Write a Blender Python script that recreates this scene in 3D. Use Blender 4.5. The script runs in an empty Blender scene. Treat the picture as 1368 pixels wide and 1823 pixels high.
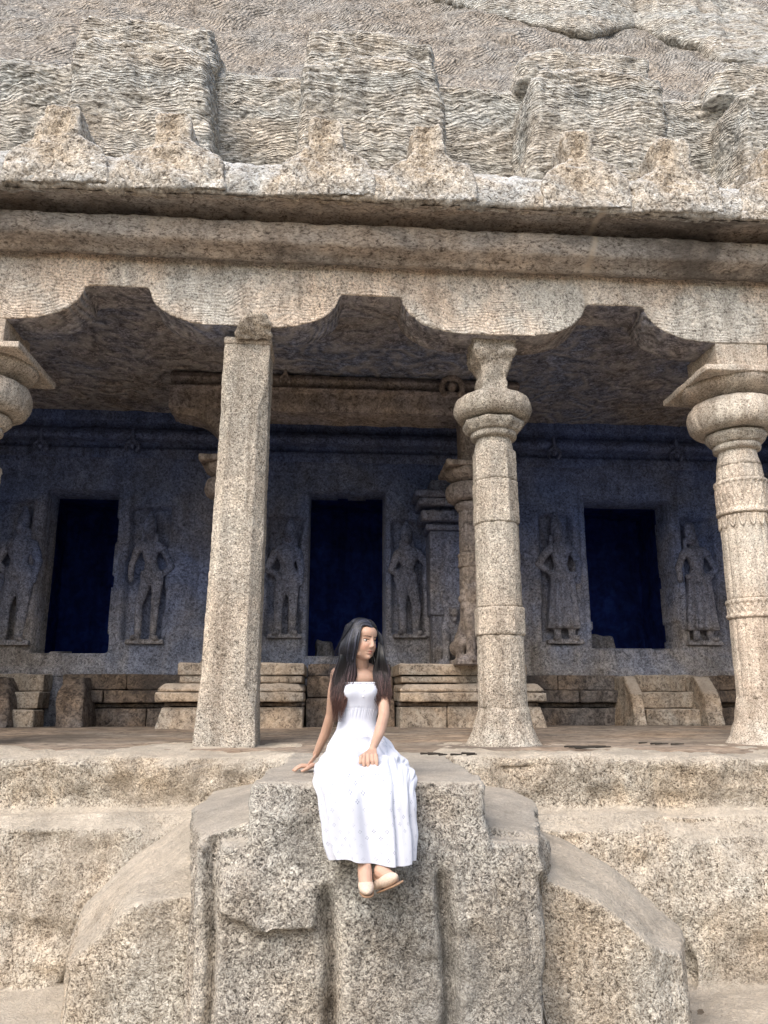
import bpy, bmesh, math, random
import numpy as np
from mathutils import Vector, Matrix
random.seed(7)
S = bpy.context.scene
COL = S.collection
R_ = math.radians
# ------------------------------------------------------------------ camera, sky, sun, exposure
F_PX = 1369.0; YAW = R_(4.3); PITCH = R_(13.5); EYE = np.array([0, 0, .42])
cd = bpy.data.cameras.new('camera'); cam = bpy.data.objects.new('camera', cd); COL.objects.link(cam)
cd.sensor_fit = 'VERTICAL'; cd.sensor_height = 36; cd.lens = F_PX / 1823 * 36
cd.clip_start = .05; cd.clip_end = 500
cam.location = EYE; cam.rotation_euler = (R_(90) + PITCH, 0, -YAW)
S.camera = cam
SUN_EL, SUN_AZ = R_(48), R_(212)          # azimuth clockwise from +Y
w = bpy.data.worlds.new('World'); S.world = w; w.use_nodes = True
nt = w.node_tree; bg = nt.nodes['Background']
sk = nt.nodes.new('ShaderNodeTexSky'); sk.sky_type = 'NISHITA'; sk.sun_disc = False
sk.sun_elevation = SUN_EL; sk.sun_rotation = SUN_AZ; sk.air_density = 1.3; sk.dust_density = 4.0; sk.ozone_density = 1.0
nt.links.new(sk.outputs[0], bg.inputs[0]); bg.inputs[1].default_value = .15
sd = bpy.data.lights.new('sun', 'SUN'); so = bpy.data.objects.new('sun', sd); COL.objects.link(so)
sd.energy = 1.35; sd.angle = R_(45); sd.color = (1, .965, .92)
dv = Vector((math.sin(SUN_AZ) * math.cos(SUN_EL), math.cos(SUN_AZ) * math.cos(SUN_EL), math.sin(SUN_EL)))
so.rotation_euler = dv.to_track_quat('Z', 'Y').to_euler()
so.location = dv * 20
S.view_settings.view_transform = 'Standard'; S.view_settings.look = 'None'
S.view_settings.exposure = .74; S.view_settings.gamma = 1
S.render.engine = 'CYCLES'
S.cycles.max_bounces = 6; S.cycles.diffuse_bounces = 3

# ------------------------------------------------------------------ measuring helpers
cF = np.array([math.sin(YAW) * math.cos(PITCH), math.cos(YAW) * math.cos(PITCH), math.sin(PITCH)])
cR = np.array([math.cos(YAW), -math.sin(YAW), 0]); cU = np.cross(cR, cF)
def at(px, py, Y):
    r = cF + cR * (px - 684) / F_PX + cU * (911.5 - py) / F_PX
    return EYE + r * (Y / r[1])
def xz(px, py, Y):
    p = at(px, py, Y); return (p[0], p[2])

# ------------------------------------------------------------------ numpy noise
rng = np.random.default_rng(3)
_G = rng.normal(size=(512, 3)); _G /= np.linalg.norm(_G, axis=1)[:, None]
_P = rng.permutation(512)
def gnoise(P):
    P = np.asarray(P, float); I = np.floor(P).astype(int); f = P - I
    u = f * f * f * (f * (f * 6 - 15) + 10); out = 0
    for dx in (0, 1):
        for dy in (0, 1):
            for dz in (0, 1):
                h = _P[(_P[(_P[(I[:, 0] + dx) & 511] + I[:, 1] + dy) & 511] + I[:, 2] + dz) & 511]
                g = _G[h]
                d = (g[:, 0] * (f[:, 0] - dx) + g[:, 1] * (f[:, 1] - dy) + g[:, 2] * (f[:, 2] - dz))
                out = out + d * (u[:, 0] if dx else 1 - u[:, 0]) * (u[:, 1] if dy else 1 - u[:, 1]) * (u[:, 2] if dz else 1 - u[:, 2])
    return out * 1.6
def fbm(P, s, o=3, r=.5):
    t = 0; a = 1
    for k in range(o):
        t = t + a * gnoise(np.asarray(P) * s * 2 ** k + 17.3 * k); a *= r
    return t

# ------------------------------------------------------------------ materials
def N(nt, t, **kw):
    n = nt.nodes.new(t)
    for k, v in kw.items():
        if k in n.inputs: n.inputs[k].default_value = v
        else: setattr(n, k, v)
    return n
def ramp(nt, src, stops, interp='LINEAR'):
    r = nt.nodes.new('ShaderNodeValToRGB'); r.color_ramp.interpolation = interp
    el = r.color_ramp.elements
    while len(el) < len(stops): el.new(.5)
    for e, (p, c) in zip(el, stops):
        e.position = p; e.color = (*c, 1) if len(c) == 3 else c
    nt.links.new(src, r.inputs[0]); return r.outputs[0]
def mixc(nt, f, a, b, mode='MIX'):
    m = nt.nodes.new('ShaderNodeMix'); m.data_type = 'RGBA'; m.blend_type = mode
    if isinstance(f, (int, float)): m.inputs[0].default_value = f
    else: nt.links.new(f, m.inputs[0])
    for i, v in ((6, a), (7, b)):
        if isinstance(v, tuple): m.inputs[i].default_value = (*v, 1)
        else: nt.links.new(v, m.inputs[i])
    return m.outputs[2]
def math_(nt, op, a, b=0.0, c=None):
    m = nt.nodes.new('ShaderNodeMath'); m.operation = op
    for i, v in enumerate((a, b) if c is None else (a, b, c)):
        if isinstance(v, (int, float)): m.inputs[i].default_value = v
        else: nt.links.new(v, m.inputs[i])
    return m.outputs[0]
def g3(v, t=(1, 1, 1)): return (v * t[0], v * t[1], v * t[2])

def stone(name, dark, mid, light, tintA=(1, 1, 1), tintB=(1, 1, 1), grain=38, pit=14, bump=.6, dist=.02,
          dust=None, streak=0, shade_tint=None, edge=0, chisel=0, chs=16, chrot=0, stain=None, stain_s=1.2, stretch=(1, 1, 1), rough=.9):
    m = bpy.data.materials.new(name); m.use_nodes = True; nt = m.node_tree; L = nt.links.new
    bs = nt.nodes['Principled BSDF']; bs.inputs['Roughness'].default_value = rough
    bs.inputs['Specular IOR Level'].default_value = .25
    tc = N(nt, 'ShaderNodeTexCoord'); mp = N(nt, 'ShaderNodeMapping'); L(tc.outputs['Object'], mp.inputs[0])
    mp.inputs['Scale'].default_value = stretch
    v = mp.outputs[0]
    n1 = N(nt, 'ShaderNodeTexNoise', Scale=grain, Detail=5.0, Roughness=.65, Distortion=1.2); L(v, n1.inputs['Vector'])
    n2 = N(nt, 'ShaderNodeTexNoise', Scale=pit, Detail=4.0, Roughness=.6, Distortion=1.8); L(v, n2.inputs['Vector'])
    n3 = N(nt, 'ShaderNodeTexNoise', Scale=stain_s, Detail=5.0, Roughness=.6, Distortion=.5); L(v, n3.inputs['Vector'])
    n4 = N(nt, 'ShaderNodeTexNoise', Scale=3.1, Detail=4.0, Roughness=.6); L(v, n4.inputs['Vector'])
    s = math_(nt, 'ADD', math_(nt, 'MULTIPLY', n1.outputs[0], .6), math_(nt, 'MULTIPLY', n2.outputs[0], .4))
    col = ramp(nt, s, [(.395, dark), (.48, mid), (.595, light)])
    tint = ramp(nt, n3.outputs[0], [(.38, tintA), (.62, tintB)])
    col = mixc(nt, 1.0, col, tint, 'MULTIPLY')
    vv = ramp(nt, n4.outputs[0], [(.3, (.78,) * 3), (.7, (1.2,) * 3)])
    col = mixc(nt, 1.0, col, vv, 'MULTIPLY')
    mv = N(nt, 'ShaderNodeMapping'); L(tc.outputs['Object'], mv.inputs[0]); mv.inputs['Scale'].default_value = (5, 5, .45)
    n6 = N(nt, 'ShaderNodeTexNoise', Scale=1.6, Detail=5.0, Roughness=.6, Distortion=.4); L(mv.outputs[0], n6.inputs['Vector'])
    col = mixc(nt, 1.0, col, ramp(nt, n6.outputs[0], [(.33, (.74, .72, .70)), (.5, (1, 1, 1)), (.68, (1.16, 1.15, 1.13))]), 'MULTIPLY')
    if stain:
        n5 = N(nt, 'ShaderNodeTexNoise', Scale=.9, Detail=6.0, Roughness=.65, Distortion=.8); L(v, n5.inputs['Vector'])
        f = ramp(nt, n5.outputs[0], [(.5, (0, 0, 0)), (.66, (1, 1, 1))])
        col = mixc(nt, math_(nt, 'MULTIPLY', f, .72), col, stain)
    ge = N(nt, 'ShaderNodeNewGeometry')
    h = math_(nt, 'ADD', math_(nt, 'MULTIPLY', n2.outputs[0], 1.0), math_(nt, 'MULTIPLY', n1.outputs[0], .6))
    if chisel:
        m2 = N(nt, 'ShaderNodeMapping'); L(tc.outputs['Object'], m2.inputs[0]); m2.inputs['Rotation'].default_value = (0, chrot, 0)
        nw = N(nt, 'ShaderNodeTexNoise', Scale=1.7, Detail=2.0); L(tc.outputs['Object'], nw.inputs['Vector'])
        ad = N(nt, 'ShaderNodeVectorMath', operation='MULTIPLY_ADD'); L(nw.outputs['Color'], ad.inputs[0])
        ad.inputs[1].default_value = (.45, .45, .45); L(m2.outputs[0], ad.inputs[2])
        wv = N(nt, 'ShaderNodeTexWave', Scale=chs, Distortion=1.0, Detail=3.0); wv.inputs['Detail Scale'].default_value = 1.4
        wv.bands_direction = 'Z'; L(ad.outputs[0], wv.inputs['Vector'])
        ws = math_(nt, 'MULTIPLY', wv.outputs['Fac'], ramp(nt, n4.outputs[0], [(.35, (.15,) * 3), (.55, (1,) * 3)]))
        h = math_(nt, 'ADD', h, math_(nt, 'MULTIPLY', ws, chisel))
        col = mixc(nt, math_(nt, 'MULTIPLY', ws, min(.5, .3 * chisel)), col, light)
    if shade_tint:                                           # shade of the upper hall put into the colour, darker and bluer with height
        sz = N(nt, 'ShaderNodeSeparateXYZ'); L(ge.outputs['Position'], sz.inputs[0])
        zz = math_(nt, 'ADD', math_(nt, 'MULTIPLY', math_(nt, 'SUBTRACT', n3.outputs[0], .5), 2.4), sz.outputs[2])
        f = ramp(nt, math_(nt, 'DIVIDE', zz, 4.0), [(.22, (0, 0, 0)), (.75, (1, 1, 1))]); col = mixc(nt, f, col, mixc(nt, 1.0, col, shade_tint, 'MULTIPLY'))
    if edge:
        f = ramp(nt, ge.outputs['Pointiness'], [(.515, (0, 0, 0)), (.58, (1, 1, 1))]); col = mixc(nt, math_(nt, 'MULTIPLY', f, edge), col, light)
    if streak:                                            # pale seepage line running down the front
        sx2 = N(nt, 'ShaderNodeSeparateXYZ'); L(ge.outputs['Position'], sx2.inputs[0])
        dx2 = math_(nt, 'ABSOLUTE', math_(nt, 'ADD', math_(nt, 'SUBTRACT', sx2.outputs[0], STREAK_X), math_(nt, 'MULTIPLY', math_(nt, 'SUBTRACT', n4.outputs[0], .5), .12)))
        f = ramp(nt, math_(nt, 'ADD', dx2, math_(nt, 'MULTIPLY', math_(nt, 'SUBTRACT', n1.outputs[0], .5), .05)), [(.012, (1, 1, 1)), (.045, (0, 0, 0))])
        col = mixc(nt, math_(nt, 'MULTIPLY', f, streak), col, (.60, .53, .45))
    if dust:
        sx = N(nt, 'ShaderNodeSeparateXYZ'); L(ge.outputs['Normal'], sx.inputs[0])
        z = math_(nt, 'ADD', sx.outputs[2], math_(nt, 'MULTIPLY', math_(nt, 'SUBTRACT', n1.outputs[0], .5), .9))
        f = ramp(nt, z, [(.35, (0, 0, 0)), (.75, (1, 1, 1))])
        col = mixc(nt, math_(nt, 'MULTIPLY', f, .7), col, mixc(nt, 1.0, vv, dust, 'MULTIPLY'))
    b = N(nt, 'ShaderNodeBump', Strength=bump, Distance=dist); L(h, b.inputs['Height']); L(b.outputs[0], bs.inputs['Normal'])
    L(col, bs.inputs['Base Color'])
    return m
STREAK_X = float(at(1070, 400, 6.1)[0])
WARM = (1.05, .98, .90); GREY = (.97, .99, 1.0)
M = {}
M['rock'] = stone('rough_granite', (.085, .07, .055), (.43, .385, .325), (.84, .78, .69), (1.07, .98, .88), GREY, 66, 27, 1.0, .025, dust=(.58, .515, .43), edge=.3, stain=(.33, .29, .24))
M['rock_grey'] = stone('grey_granite', (.05, .045, .04), (.34, .315, .28), (.82, .785, .71), (1.04, .98, .92), (.93, .95, .97), 78, 34, 1.0, .022, dust=(.56, .50, .425), edge=.3, stain=(.20, .19, .175))
M['upper'] = stone('chiselled_upper_rock', (.11, .10, .09), (.43, .41, .375), (.84, .825, .78), WARM, (.95, 1, 1.03), 24, 11, 1.0, .06, dust=(.74, .75, .74), chisel=.4, chs=9, edge=.5, stretch=(.55, 1, 1.5))
M['upper2'] = stone('dark_hill_rock', (.075, .07, .063), (.27, .25, .23), (.50, .475, .44), WARM, GREY, 26, 10, 1.0, .05, chisel=.5, chs=6, chrot=.9, stretch=(1, 1, .7))
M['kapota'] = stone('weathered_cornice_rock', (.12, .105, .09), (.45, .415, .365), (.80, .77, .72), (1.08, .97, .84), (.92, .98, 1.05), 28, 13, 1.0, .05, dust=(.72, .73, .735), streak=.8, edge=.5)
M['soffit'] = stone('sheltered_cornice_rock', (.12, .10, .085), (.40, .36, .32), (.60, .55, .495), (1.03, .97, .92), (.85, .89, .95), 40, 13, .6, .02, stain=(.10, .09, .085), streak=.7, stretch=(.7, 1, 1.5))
M['beam'] = stone('chiselled_beam_stone', (.14, .125, .11), (.47, .43, .38), (.80, .75, .68), (1.08, .95, .85), (.93, .97, 1.0), 42, 20, .7, .02, chisel=.45, chs=9, streak=.5)
M['pillar'] = stone('pecked_pillar_stone', (.07, .06, .05), (.43, .385, .33), (.88, .82, .74), (1.03, .98, .93), (.96, .98, .98), 78, 42, 1.0, .02)
M['pillar_fine'] = stone('dressed_pillar_stone', (.15, .13, .105), (.45, .40, .345), (.80, .74, .66), (1.04, .97, .92), (.95, .98, .99), 80, 40, .7, .012)
M['inner'] = stone('inner_stone', (.10, .10, .105), (.25, .243, .245), (.46, .45, .45), (1.08, .98, .88), (.85, .93, 1.12), 44, 14, .6, .015, stain_s=.6, rough=.85, shade_tint=(.36, .50, .92))
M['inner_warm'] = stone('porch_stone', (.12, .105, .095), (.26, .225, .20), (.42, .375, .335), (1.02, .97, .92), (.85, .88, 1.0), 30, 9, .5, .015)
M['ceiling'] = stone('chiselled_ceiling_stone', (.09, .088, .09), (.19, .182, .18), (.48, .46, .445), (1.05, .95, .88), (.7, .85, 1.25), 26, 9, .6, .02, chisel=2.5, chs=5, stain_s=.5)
M['plinth'] = stone('plinth_stone', (.13, .11, .09), (.33, .285, .235), (.50, .45, .38), (1.08, .96, .85), (.88, .92, .97), 30, 9, .5, .015, dust=(.46, .39, .32))
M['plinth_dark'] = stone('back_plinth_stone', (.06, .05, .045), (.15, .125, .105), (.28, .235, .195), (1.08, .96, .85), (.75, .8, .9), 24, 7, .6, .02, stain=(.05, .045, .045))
M['floor'] = stone('worn_floor_stone', (.14, .115, .095), (.27, .225, .18), (.38, .32, .265), (1.05, .97, .9), (.9, .92, .95), 20, 4, .35, .02, stain=(.13, .11, .09), stretch=(.6, 1.4, 1))
M['sanctum'] = stone('shade_blue_sanctum_stone', (.010, .020, .13), (.013, .028, .18), (.020, .045, .25), (1, 1, 1), (1.15, 1.3, 1.2), 8, 3, .5, .02)  # navy gloom of the unlit rooms is put into the stone colour
M['ground'] = stone('trodden_earth', (.10, .08, .06), (.16, .13, .10), (.24, .20, .155), WARM, GREY, 18, 5, .4, .02, stretch=(.5, 2, 1))

def plain(name, col, rough=.6, sss=0, spec=.4, vary=0.0, scale=20, bump=0):
    m = bpy.data.materials.new(name); m.use_nodes = True; nt = m.node_tree
    bs = nt.nodes['Principled BSDF']; bs.inputs['Roughness'].default_value = rough
    bs.inputs['Specular IOR Level'].default_value = spec
    tc = N(nt, 'ShaderNodeTexCoord'); n = N(nt, 'ShaderNodeTexNoise', Scale=scale, Detail=4.0); nt.links.new(tc.outputs['Object'], n.inputs['Vector'])
    c = ramp(nt, n.outputs[0], [(.3, tuple(x * (1 - vary) for x in col)), (.7, tuple(min(1, x * (1 + vary)) for x in col))])
    nt.links.new(c, bs.inputs['Base Color'])
    if bump:
        b = N(nt, 'ShaderNodeBump', Strength=bump, Distance=.004); nt.links.new(n.outputs[0], b.inputs['Height']); nt.links.new(b.outputs[0], bs.inputs['Normal'])
    if sss:
        bs.inputs['Subsurface Weight'].default_value = sss; bs.inputs['Subsurface Radius'].default_value = (.01, .004, .002)
    return m

# ------------------------------------------------------------------ object helpers
def link(name, me, mat, parent=None, world=True):
    if mat: me.materials.append(mat)
    o = bpy.data.objects.new(name, me); COL.objects.link(o)
    if parent is not None:
        if world: me.transform(Matrix.Translation(-parent.location))
        o.parent = parent
    return o
def mesh(V, F, smooth=True):
    me = bpy.data.meshes.new('m'); me.from_pydata([tuple(map(float, v)) for v in V], [], F); me.update()
    me.polygons.foreach_set('use_smooth', [smooth] * len(me.polygons)); return me
def tag(o, label, cat, group=None):
    o['label'] = label; o['category'] = cat
    if group: o['group'] = group
    return o
def setting(o): o['kind'] = 'structure'; return o
def thing(name, loc, label, cat, group=None):
    o = bpy.data.objects.new(name, None); COL.objects.link(o); o.location = Vector([float(x) for x in loc]); o.empty_display_size = .2
    return tag(o, label, cat, group)
def single(name, me, mat, label, cat, group=None):
    """one-mesh thing, origin moved to its base"""
    co = np.empty(len(me.vertices) * 3); me.vertices.foreach_get('co', co); co = co.reshape(-1, 3)
    c = Vector(((co[:, 0].min() + co[:, 0].max()) / 2, (co[:, 1].min() + co[:, 1].max()) / 2, co[:, 2].min()))
    me.transform(Matrix.Translation(-c)); o = link(name, me, mat); o.location = c
    return tag(o, label, cat, group)
def displace(me, fn):
    n = len(me.vertices); co = np.empty(n * 3); me.vertices.foreach_get('co', co); co = co.reshape(-1, 3)
    no = np.empty(n * 3); me.vertex_normals.foreach_get('vector', no); no = no.reshape(-1, 3)
    co = fn(co, no); me.vertices.foreach_set('co', co.ravel()); me.update()
def rough(a=.02, s=4, o=4, a2=0, s2=20):
    def f(co, no):
        d = a * fbm(co, s, o)
        if a2: d = d + a2 * fbm(co + 5, s2, 2)
        return co + no * d[:, None]
    return f
def chisel_fn(a, freq=26, rot=0, warp=.5):
    def f(co):
        zz = co[:, 2] * math.cos(rot) + co[:, 0] * math.sin(rot) + warp * fbm(co * [.6, 1, .8], .9, 2) + .014 * gnoise(co * [4, 5, 5])
        msk = np.clip(.5 + 1.3 * gnoise(co * 2.1 + 9), 0, 1); freq_j = 1
        return a * msk * (np.abs(np.sin(zz * freq)) - .5)
    return f

class B:                                           # a bag of closed solids, fused by a voxel remesh
    def __init__(s): s.V = []; s.F = []
    def add(s, V, F):
        b = len(s.V); s.V += [tuple(map(float, v)) for v in V]; s.F += [tuple(i + b for i in f) for f in F]; return s
    def box(s, x0, x1, y0, y1, z0, z1):
        return s.prism([(x0, z0), (x1, z0), (x1, z1), (x0, z1)], y0, y1)
    def prism(s, pts, y0, y1, inset=0, dz=0):       # polygon in XZ, front at y0; front may be inset
        n = len(pts); cx = sum(p[0] for p in pts) / n; cz = sum(p[1] for p in pts) / n
        V = [(cx + (x - cx) * (1 - inset), y0, cz + (z - cz) * (1 - inset) + dz) for x, z in pts] + [(x, y1, z) for x, z in pts]
        F = [tuple(range(n))[::-1], tuple(range(n, 2 * n))] + [(i, (i + 1) % n, n + (i + 1) % n, n + i) for i in range(n)]
        return s.add(V, F)
    def prismx(s, pts, x0, x1):                     # polygon in YZ
        n = len(pts)
        V = [(x0, y, z) for y, z in pts] + [(x1, y, z) for y, z in pts]
        return s.add(V, [tuple(range(n))[::-1], tuple(range(n, 2 * n))] + [(i, (i + 1) % n, n + (i + 1) % n, n + i) for i in range(n)])
    def hull(s, pts):
        bm = bmesh.new()
        for p in pts: bm.verts.new([float(x) for x in p])
        r = bmesh.ops.convex_hull(bm, input=bm.verts)
        bmesh.ops.delete(bm, geom=[g for g in r['geom_interior'] if isinstance(g, bmesh.types.BMVert)], context='VERTS')
        bm.verts.ensure_lookup_table(); bm.verts.index_update()
        V = [v.co[:] for v in bm.verts]; F = [tuple(v.index for v in f.verts) for f in bm.faces]; bm.free(); return s.add(V, F)
    def ell(s, c, r, m=None, sub=12):
        V = []; F = []; nu, nv = sub * 2, sub
        for j in range(nv + 1):
            t = math.pi * j / nv
            for i in range(nu):
                u = 2 * math.pi * i / nu
                p = Vector((r[0] * math.sin(t) * math.cos(u), r[1] * math.sin(t) * math.sin(u), r[2] * math.cos(t)))
                if m is not None: p = m @ p
                V.append((c[0] + p.x, c[1] + p.y, c[2] + p.z))
        for j in range(nv):
            for i in range(nu):
                a, b = j * nu + i, j * nu + (i + 1) % nu; F.append((a, a + nu, b + nu, b))
        return s.add(V, F)
    def cap(s, p, q, r0, r1, n=12, fl=1.0):         # tapered capsule (fl flattens it along Y)
        p, q = Vector([float(x) for x in p]), Vector([float(x) for x in q]); d = (q - p); L = d.length or 1e-5; d.normalize()
        a = d.orthogonal().normalized(); b = d.cross(a); V = []; F = []; rows = []
        for k in range(7): t = math.pi / 2 * (1 - k / 6); rows.append((p - d * r0 * math.sin(t), r0 * math.cos(t)))
        for k in range(7): t = math.pi / 2 * k / 6; rows.append((q + d * r1 * math.sin(t), r1 * math.cos(t)))
        for c, r in rows:
            for i in range(n):
                u = 2 * math.pi * i / n; o = a * math.cos(u) * max(r, 1e-4) + b * math.sin(u) * max(r, 1e-4)
                o.y *= fl; V.append(tuple(c + o))
        for j in range(len(rows) - 1):
            for i in range(n):
                x, y = j * n + i, j * n + (i + 1) % n; F.append((x, y, y + n, x + n))
        F.append(tuple(range(n))[::-1]); F.append(tuple(range((len(rows) - 1) * n, len(rows) * n)))
        return s.add(V, F)
    def chain(s, pts, rs, fl=1.0):
        for i in range(len(pts) - 1): s.cap(pts[i], pts[i + 1], rs[i], rs[i + 1], fl=fl)
        return s
    def remesh(s, vox, smooth=2, sf=.5):
        me = mesh(s.V, s.F); bm = bmesh.new(); bm.from_mesh(me); bmesh.ops.recalc_face_normals(bm, faces=bm.faces); bm.to_mesh(me); bm.free()
        o = bpy.data.objects.new('tmp', me); COL.objects.link(o)
        r = o.modifiers.new('r', 'REMESH'); r.mode = 'VOXEL'; r.voxel_size = vox
        if smooth: q = o.modifiers.new('s', 'SMOOTH'); q.factor = sf; q.iterations = smooth
        dg = bpy.context.evaluated_depsgraph_get(); dg.update()
        out = bpy.data.meshes.new_from_object(o.evaluated_get(dg)); bpy.data.objects.remove(o); bpy.data.meshes.remove(me)
        out.polygons.foreach_set('use_smooth', [True] * len(out.polygons)); return out

def grid(nu, nv, fn, closed_u=False):
    """fn(U,V)->(N,3), U,V flattened 0..1"""
    u = np.arange(nu) / (nu if closed_u else nu - 1); v = np.arange(nv) / (nv - 1)
    U, Vv = np.meshgrid(u, v); P = fn(U.ravel(), Vv.ravel())
    F = []; m = nu if closed_u else nu - 1
    for j in range(nv - 1):
        for i in range(m):
            a, b = j * nu + i, j * nu + (i + 1) % nu; F.append((a, b, b + nu, a + nu))
    return P, F
def lathe(prof, cx, cy, n=16, sharp=True, seg=96, dz=.03, a=.004, s=12, second=None, flute=0):
    """prof rows (z, r) or (z, a, b) for square with chamfer planes; faces of the n-gon look to -Y"""
    rows = []
    for i in range(len(prof) - 1):
        p, q = prof[i], prof[i + 1]; d = math.hypot(q[0] - p[0], q[1] - p[1]); k = max(1, int(d / dz))
        for t in range(k): rows.append([p[j] + (q[j] - p[j]) * t / k for j in range(len(p))])
    rows.append(list(prof[-1])); rows = np.array(rows); nr = len(rows)
    th = np.arange(seg) / seg * 2 * math.pi; TH, RW = np.meshgrid(th, np.arange(nr)); TH = TH.ravel(); RW = RW.ravel()
    z = rows[RW, 0]; r = rows[RW, 1]
    def poly(th, n, off=0): k = 2 * math.pi / n; return 1 / np.cos(((th + math.pi / 2 - off + k / 2) % k) - k / 2)
    if rows.shape[1] == 3: rr = np.minimum(r * poly(TH, 4), rows[RW, 2] * poly(TH, 4, math.pi / 4))
    elif sharp: rr = r * poly(TH, n)
    else: rr = r.copy()
    if flute: rr = rr - flute * (1 - np.abs(np.cos(TH * n / 2 + math.pi / 2 * (n / 2 % 2)))) ** 1.5
    P = np.stack([cx + rr * np.cos(TH), cy + rr * np.sin(TH), z], 1)
    if a:
        d = a * fbm(P, s, 4, .6) + a * .8 * fbm(P, 2.5, 2)
        P[:, 0] += d * np.cos(TH); P[:, 1] += d * np.sin(TH); P[:, 2] += .5 * a * fbm(P + 40, s, 2)
    F = []
    for j in range(nr - 1):
        for i in range(seg): a_, b_ = j * seg + i, j * seg + (i + 1) % seg; F.append((a_, b_, b_ + seg, a_ + seg))
    F.append(tuple(range(seg))[::-1]); F.append(tuple(range((nr - 1) * seg, nr * seg)))
    return mesh(P, F)

# ================================================================== THE SETTING
def edgeY(x): return 5.92 - .076 * x                      # front edge of the hall floor
CEIL = 4.25; BACK = 10.4
# ground
P, F = grid(60, 40, lambda u, v: np.stack([-60 + 120 * u, -40 + 100 * v, -1.45 + 0 * u], 1))
P[:, 2] += .02 * fbm(P, .4, 3); setting(link('ground', mesh(P, F), M['ground']))
# hall floor
def ffl(u, v):
    x = -6.5 + 15 * u; y = edgeY(x) + .12 + (10.9 - edgeY(x) - .12) * v
    z = np.interp(y, [6, 7, 8.8, 10.4], [.01, .012, .09, .05]) - .07 * np.clip(1 - v * 12, 0, 1) + .008 * fbm(np.stack([x, y * 1.5, x * 0], 1), 1.6, 4)
    return np.stack([x, y, z], 1)
P, F = grid(240, 90, ffl); setting(link('floor', mesh(P, F), M['floor']))
# ceiling
def fce(u, v):
    x = -6.5 + 15 * u; y = 6.9 + 3.8 * v
    p = np.stack([x, y, x * 0], 1); return np.stack([x, y, CEIL + .025 * fbm(p, 1.1, 3) + .008 * fbm(p, 9, 2)], 1)
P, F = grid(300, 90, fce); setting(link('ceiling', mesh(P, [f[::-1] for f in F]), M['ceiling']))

# rock terrace under the hall, left and right of the stair block
b = B()
for x0, x1 in ((-6.5, -.22), (.93, 8.5)):
    for k in range(6):
        a_, c_ = x0 + (x1 - x0) * k / 6, x0 + (x1 - x0) * (k + 1) / 6 + .02
        rr = random.Random(k * 7 + int(x0)); t = rr.uniform(-.03, .03)
        ea, ec = edgeY(a_), edgeY(c_)
        b.hull([(a_, ea + t, 0), (c_, ec + t, 0), (a_, 8, 0), (c_, 8, 0), (a_, ea + t + .02, -.36), (c_, ec + t, -.36), (a_, 8, -.5), (c_, 8, -.5), (a_, ea + t - .05, -.06), (c_, ec + t - .05, -.06)])
        b.hull([(a_, ea - .10, -.38), (c_, ec - .10, -.38), (a_, ea - .24, -.52 + 2 * t), (c_, ec - .24, -.52 + 2 * t), (a_, 8, -.33), (c_, 8, -.33), (a_, ea - .32, -1.0), (c_, ec - .34, -1.0), (a_, ea - .12, -1.7), (c_, ec - .12, -1.7), (a_, 8, -1.7), (c_, 8, -1.7)])
b.box(-.4, 1.1, 6.0, 8, -1.7, -.02)
q = lambda px, py, Y: tuple(at(px, py, Y))
b.hull([q(1230, 1660, 5.42), q(1368, 1600, 5.42), q(1500, 1570, 5.42), q(1500, 1760, 5.42), q(1240, 1755, 5.42), q(1500, 1600, 6.2), q(1230, 1640, 6.2), q(1230, 1735, 6.2)])
b.hull([q(-150, 1630, 5.82), q(60, 1640, 5.82), q(150, 1690, 5.72), q(90, 1760, 5.74), q(-150, 1760, 5.74), q(-150, 1640, 6.4), q(130, 1700, 6.4)])
b.hull([(x, y, z) for x in (-7, -1.3) for y in (3.6, 6.3) for z in (-1.75, -1.43)]); b.hull([(x, y, z) for x in (1.6, 8) for y in (3.6, 6.0) for z in (-1.75, -1.42)])
me = b.remesh(.028, 2)
def fr(co, no):
    d = .085 * fbm(co, 1.1, 3) + .024 * fbm(co, 6, 4, .6)
    top = np.clip(no[:, 2] * 1.5 - .6, 0, 1); d = d * (1 - .62 * top) + .012 * fbm(co * [1, 1, 3], 2.2, 2) * (1 - top)
    return co + no * d[:, None]
displace(me, fr); setting(link('rock_terrace', me, M['rock']))

# uncut stair block in front of the hall: the big boss the woman sits on
b = B()
b.hull([(-.20, 6.2, 0), (.92, 6.2, 0), (-.35, 4.14, 0), (.81, 4.08, 0), (-.36, 4.06, -.5), (.83, 4.0, -.5), (-.2, 6.2, -1.7), (.92, 6.2, -1.7), (-.38, 4.12, -1.7), (.84, 4.05, -1.7)])
tiers = [((348, 1492, 4.25), (452, 1462, 4.25), (350, 1436, 5.2), (452, 1408, 5.4)), ((865, 1470, 4.2), (960, 1487, 4.2), (865, 1412, 5.3), (952, 1425, 5.3))]
for T in tiers:
    P4 = [q(*t) for t in T]
    b.hull(P4 + [(p[0], p[1] - .05, -1.75) for p in P4[:2]] + [(p[0], 6.1, -1.75) for p in P4[2:]] + [(P4[2][0], 6.1, P4[2][2]), (P4[3][0], 6.1, P4[3][2])])
def rib(x0, x1, ytop, Y0, Y1, yb=2100, cut=25):
    b.hull([q(x0 + cut, ytop, Y0 + .02), q(x1 - cut, ytop + 8, Y0 + .02), q(x0, ytop + 45, Y0), q(x1, ytop + 50, Y0), q(x0, yb, Y0 - .05), q(x1, yb, Y0 - .05),
            q(x0, ytop, 4.6), q(x1, ytop, 4.6), q(x0, yb, 4.6), q(x1, yb, 4.6)])
rib(384, 581, 1500, 4.09, 4.4, cut=8); rib(596, 786, 1440, 4.05, 4.4, cut=8); rib(801, 970, 1492, 4.03, 4.4, cut=8)
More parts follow.
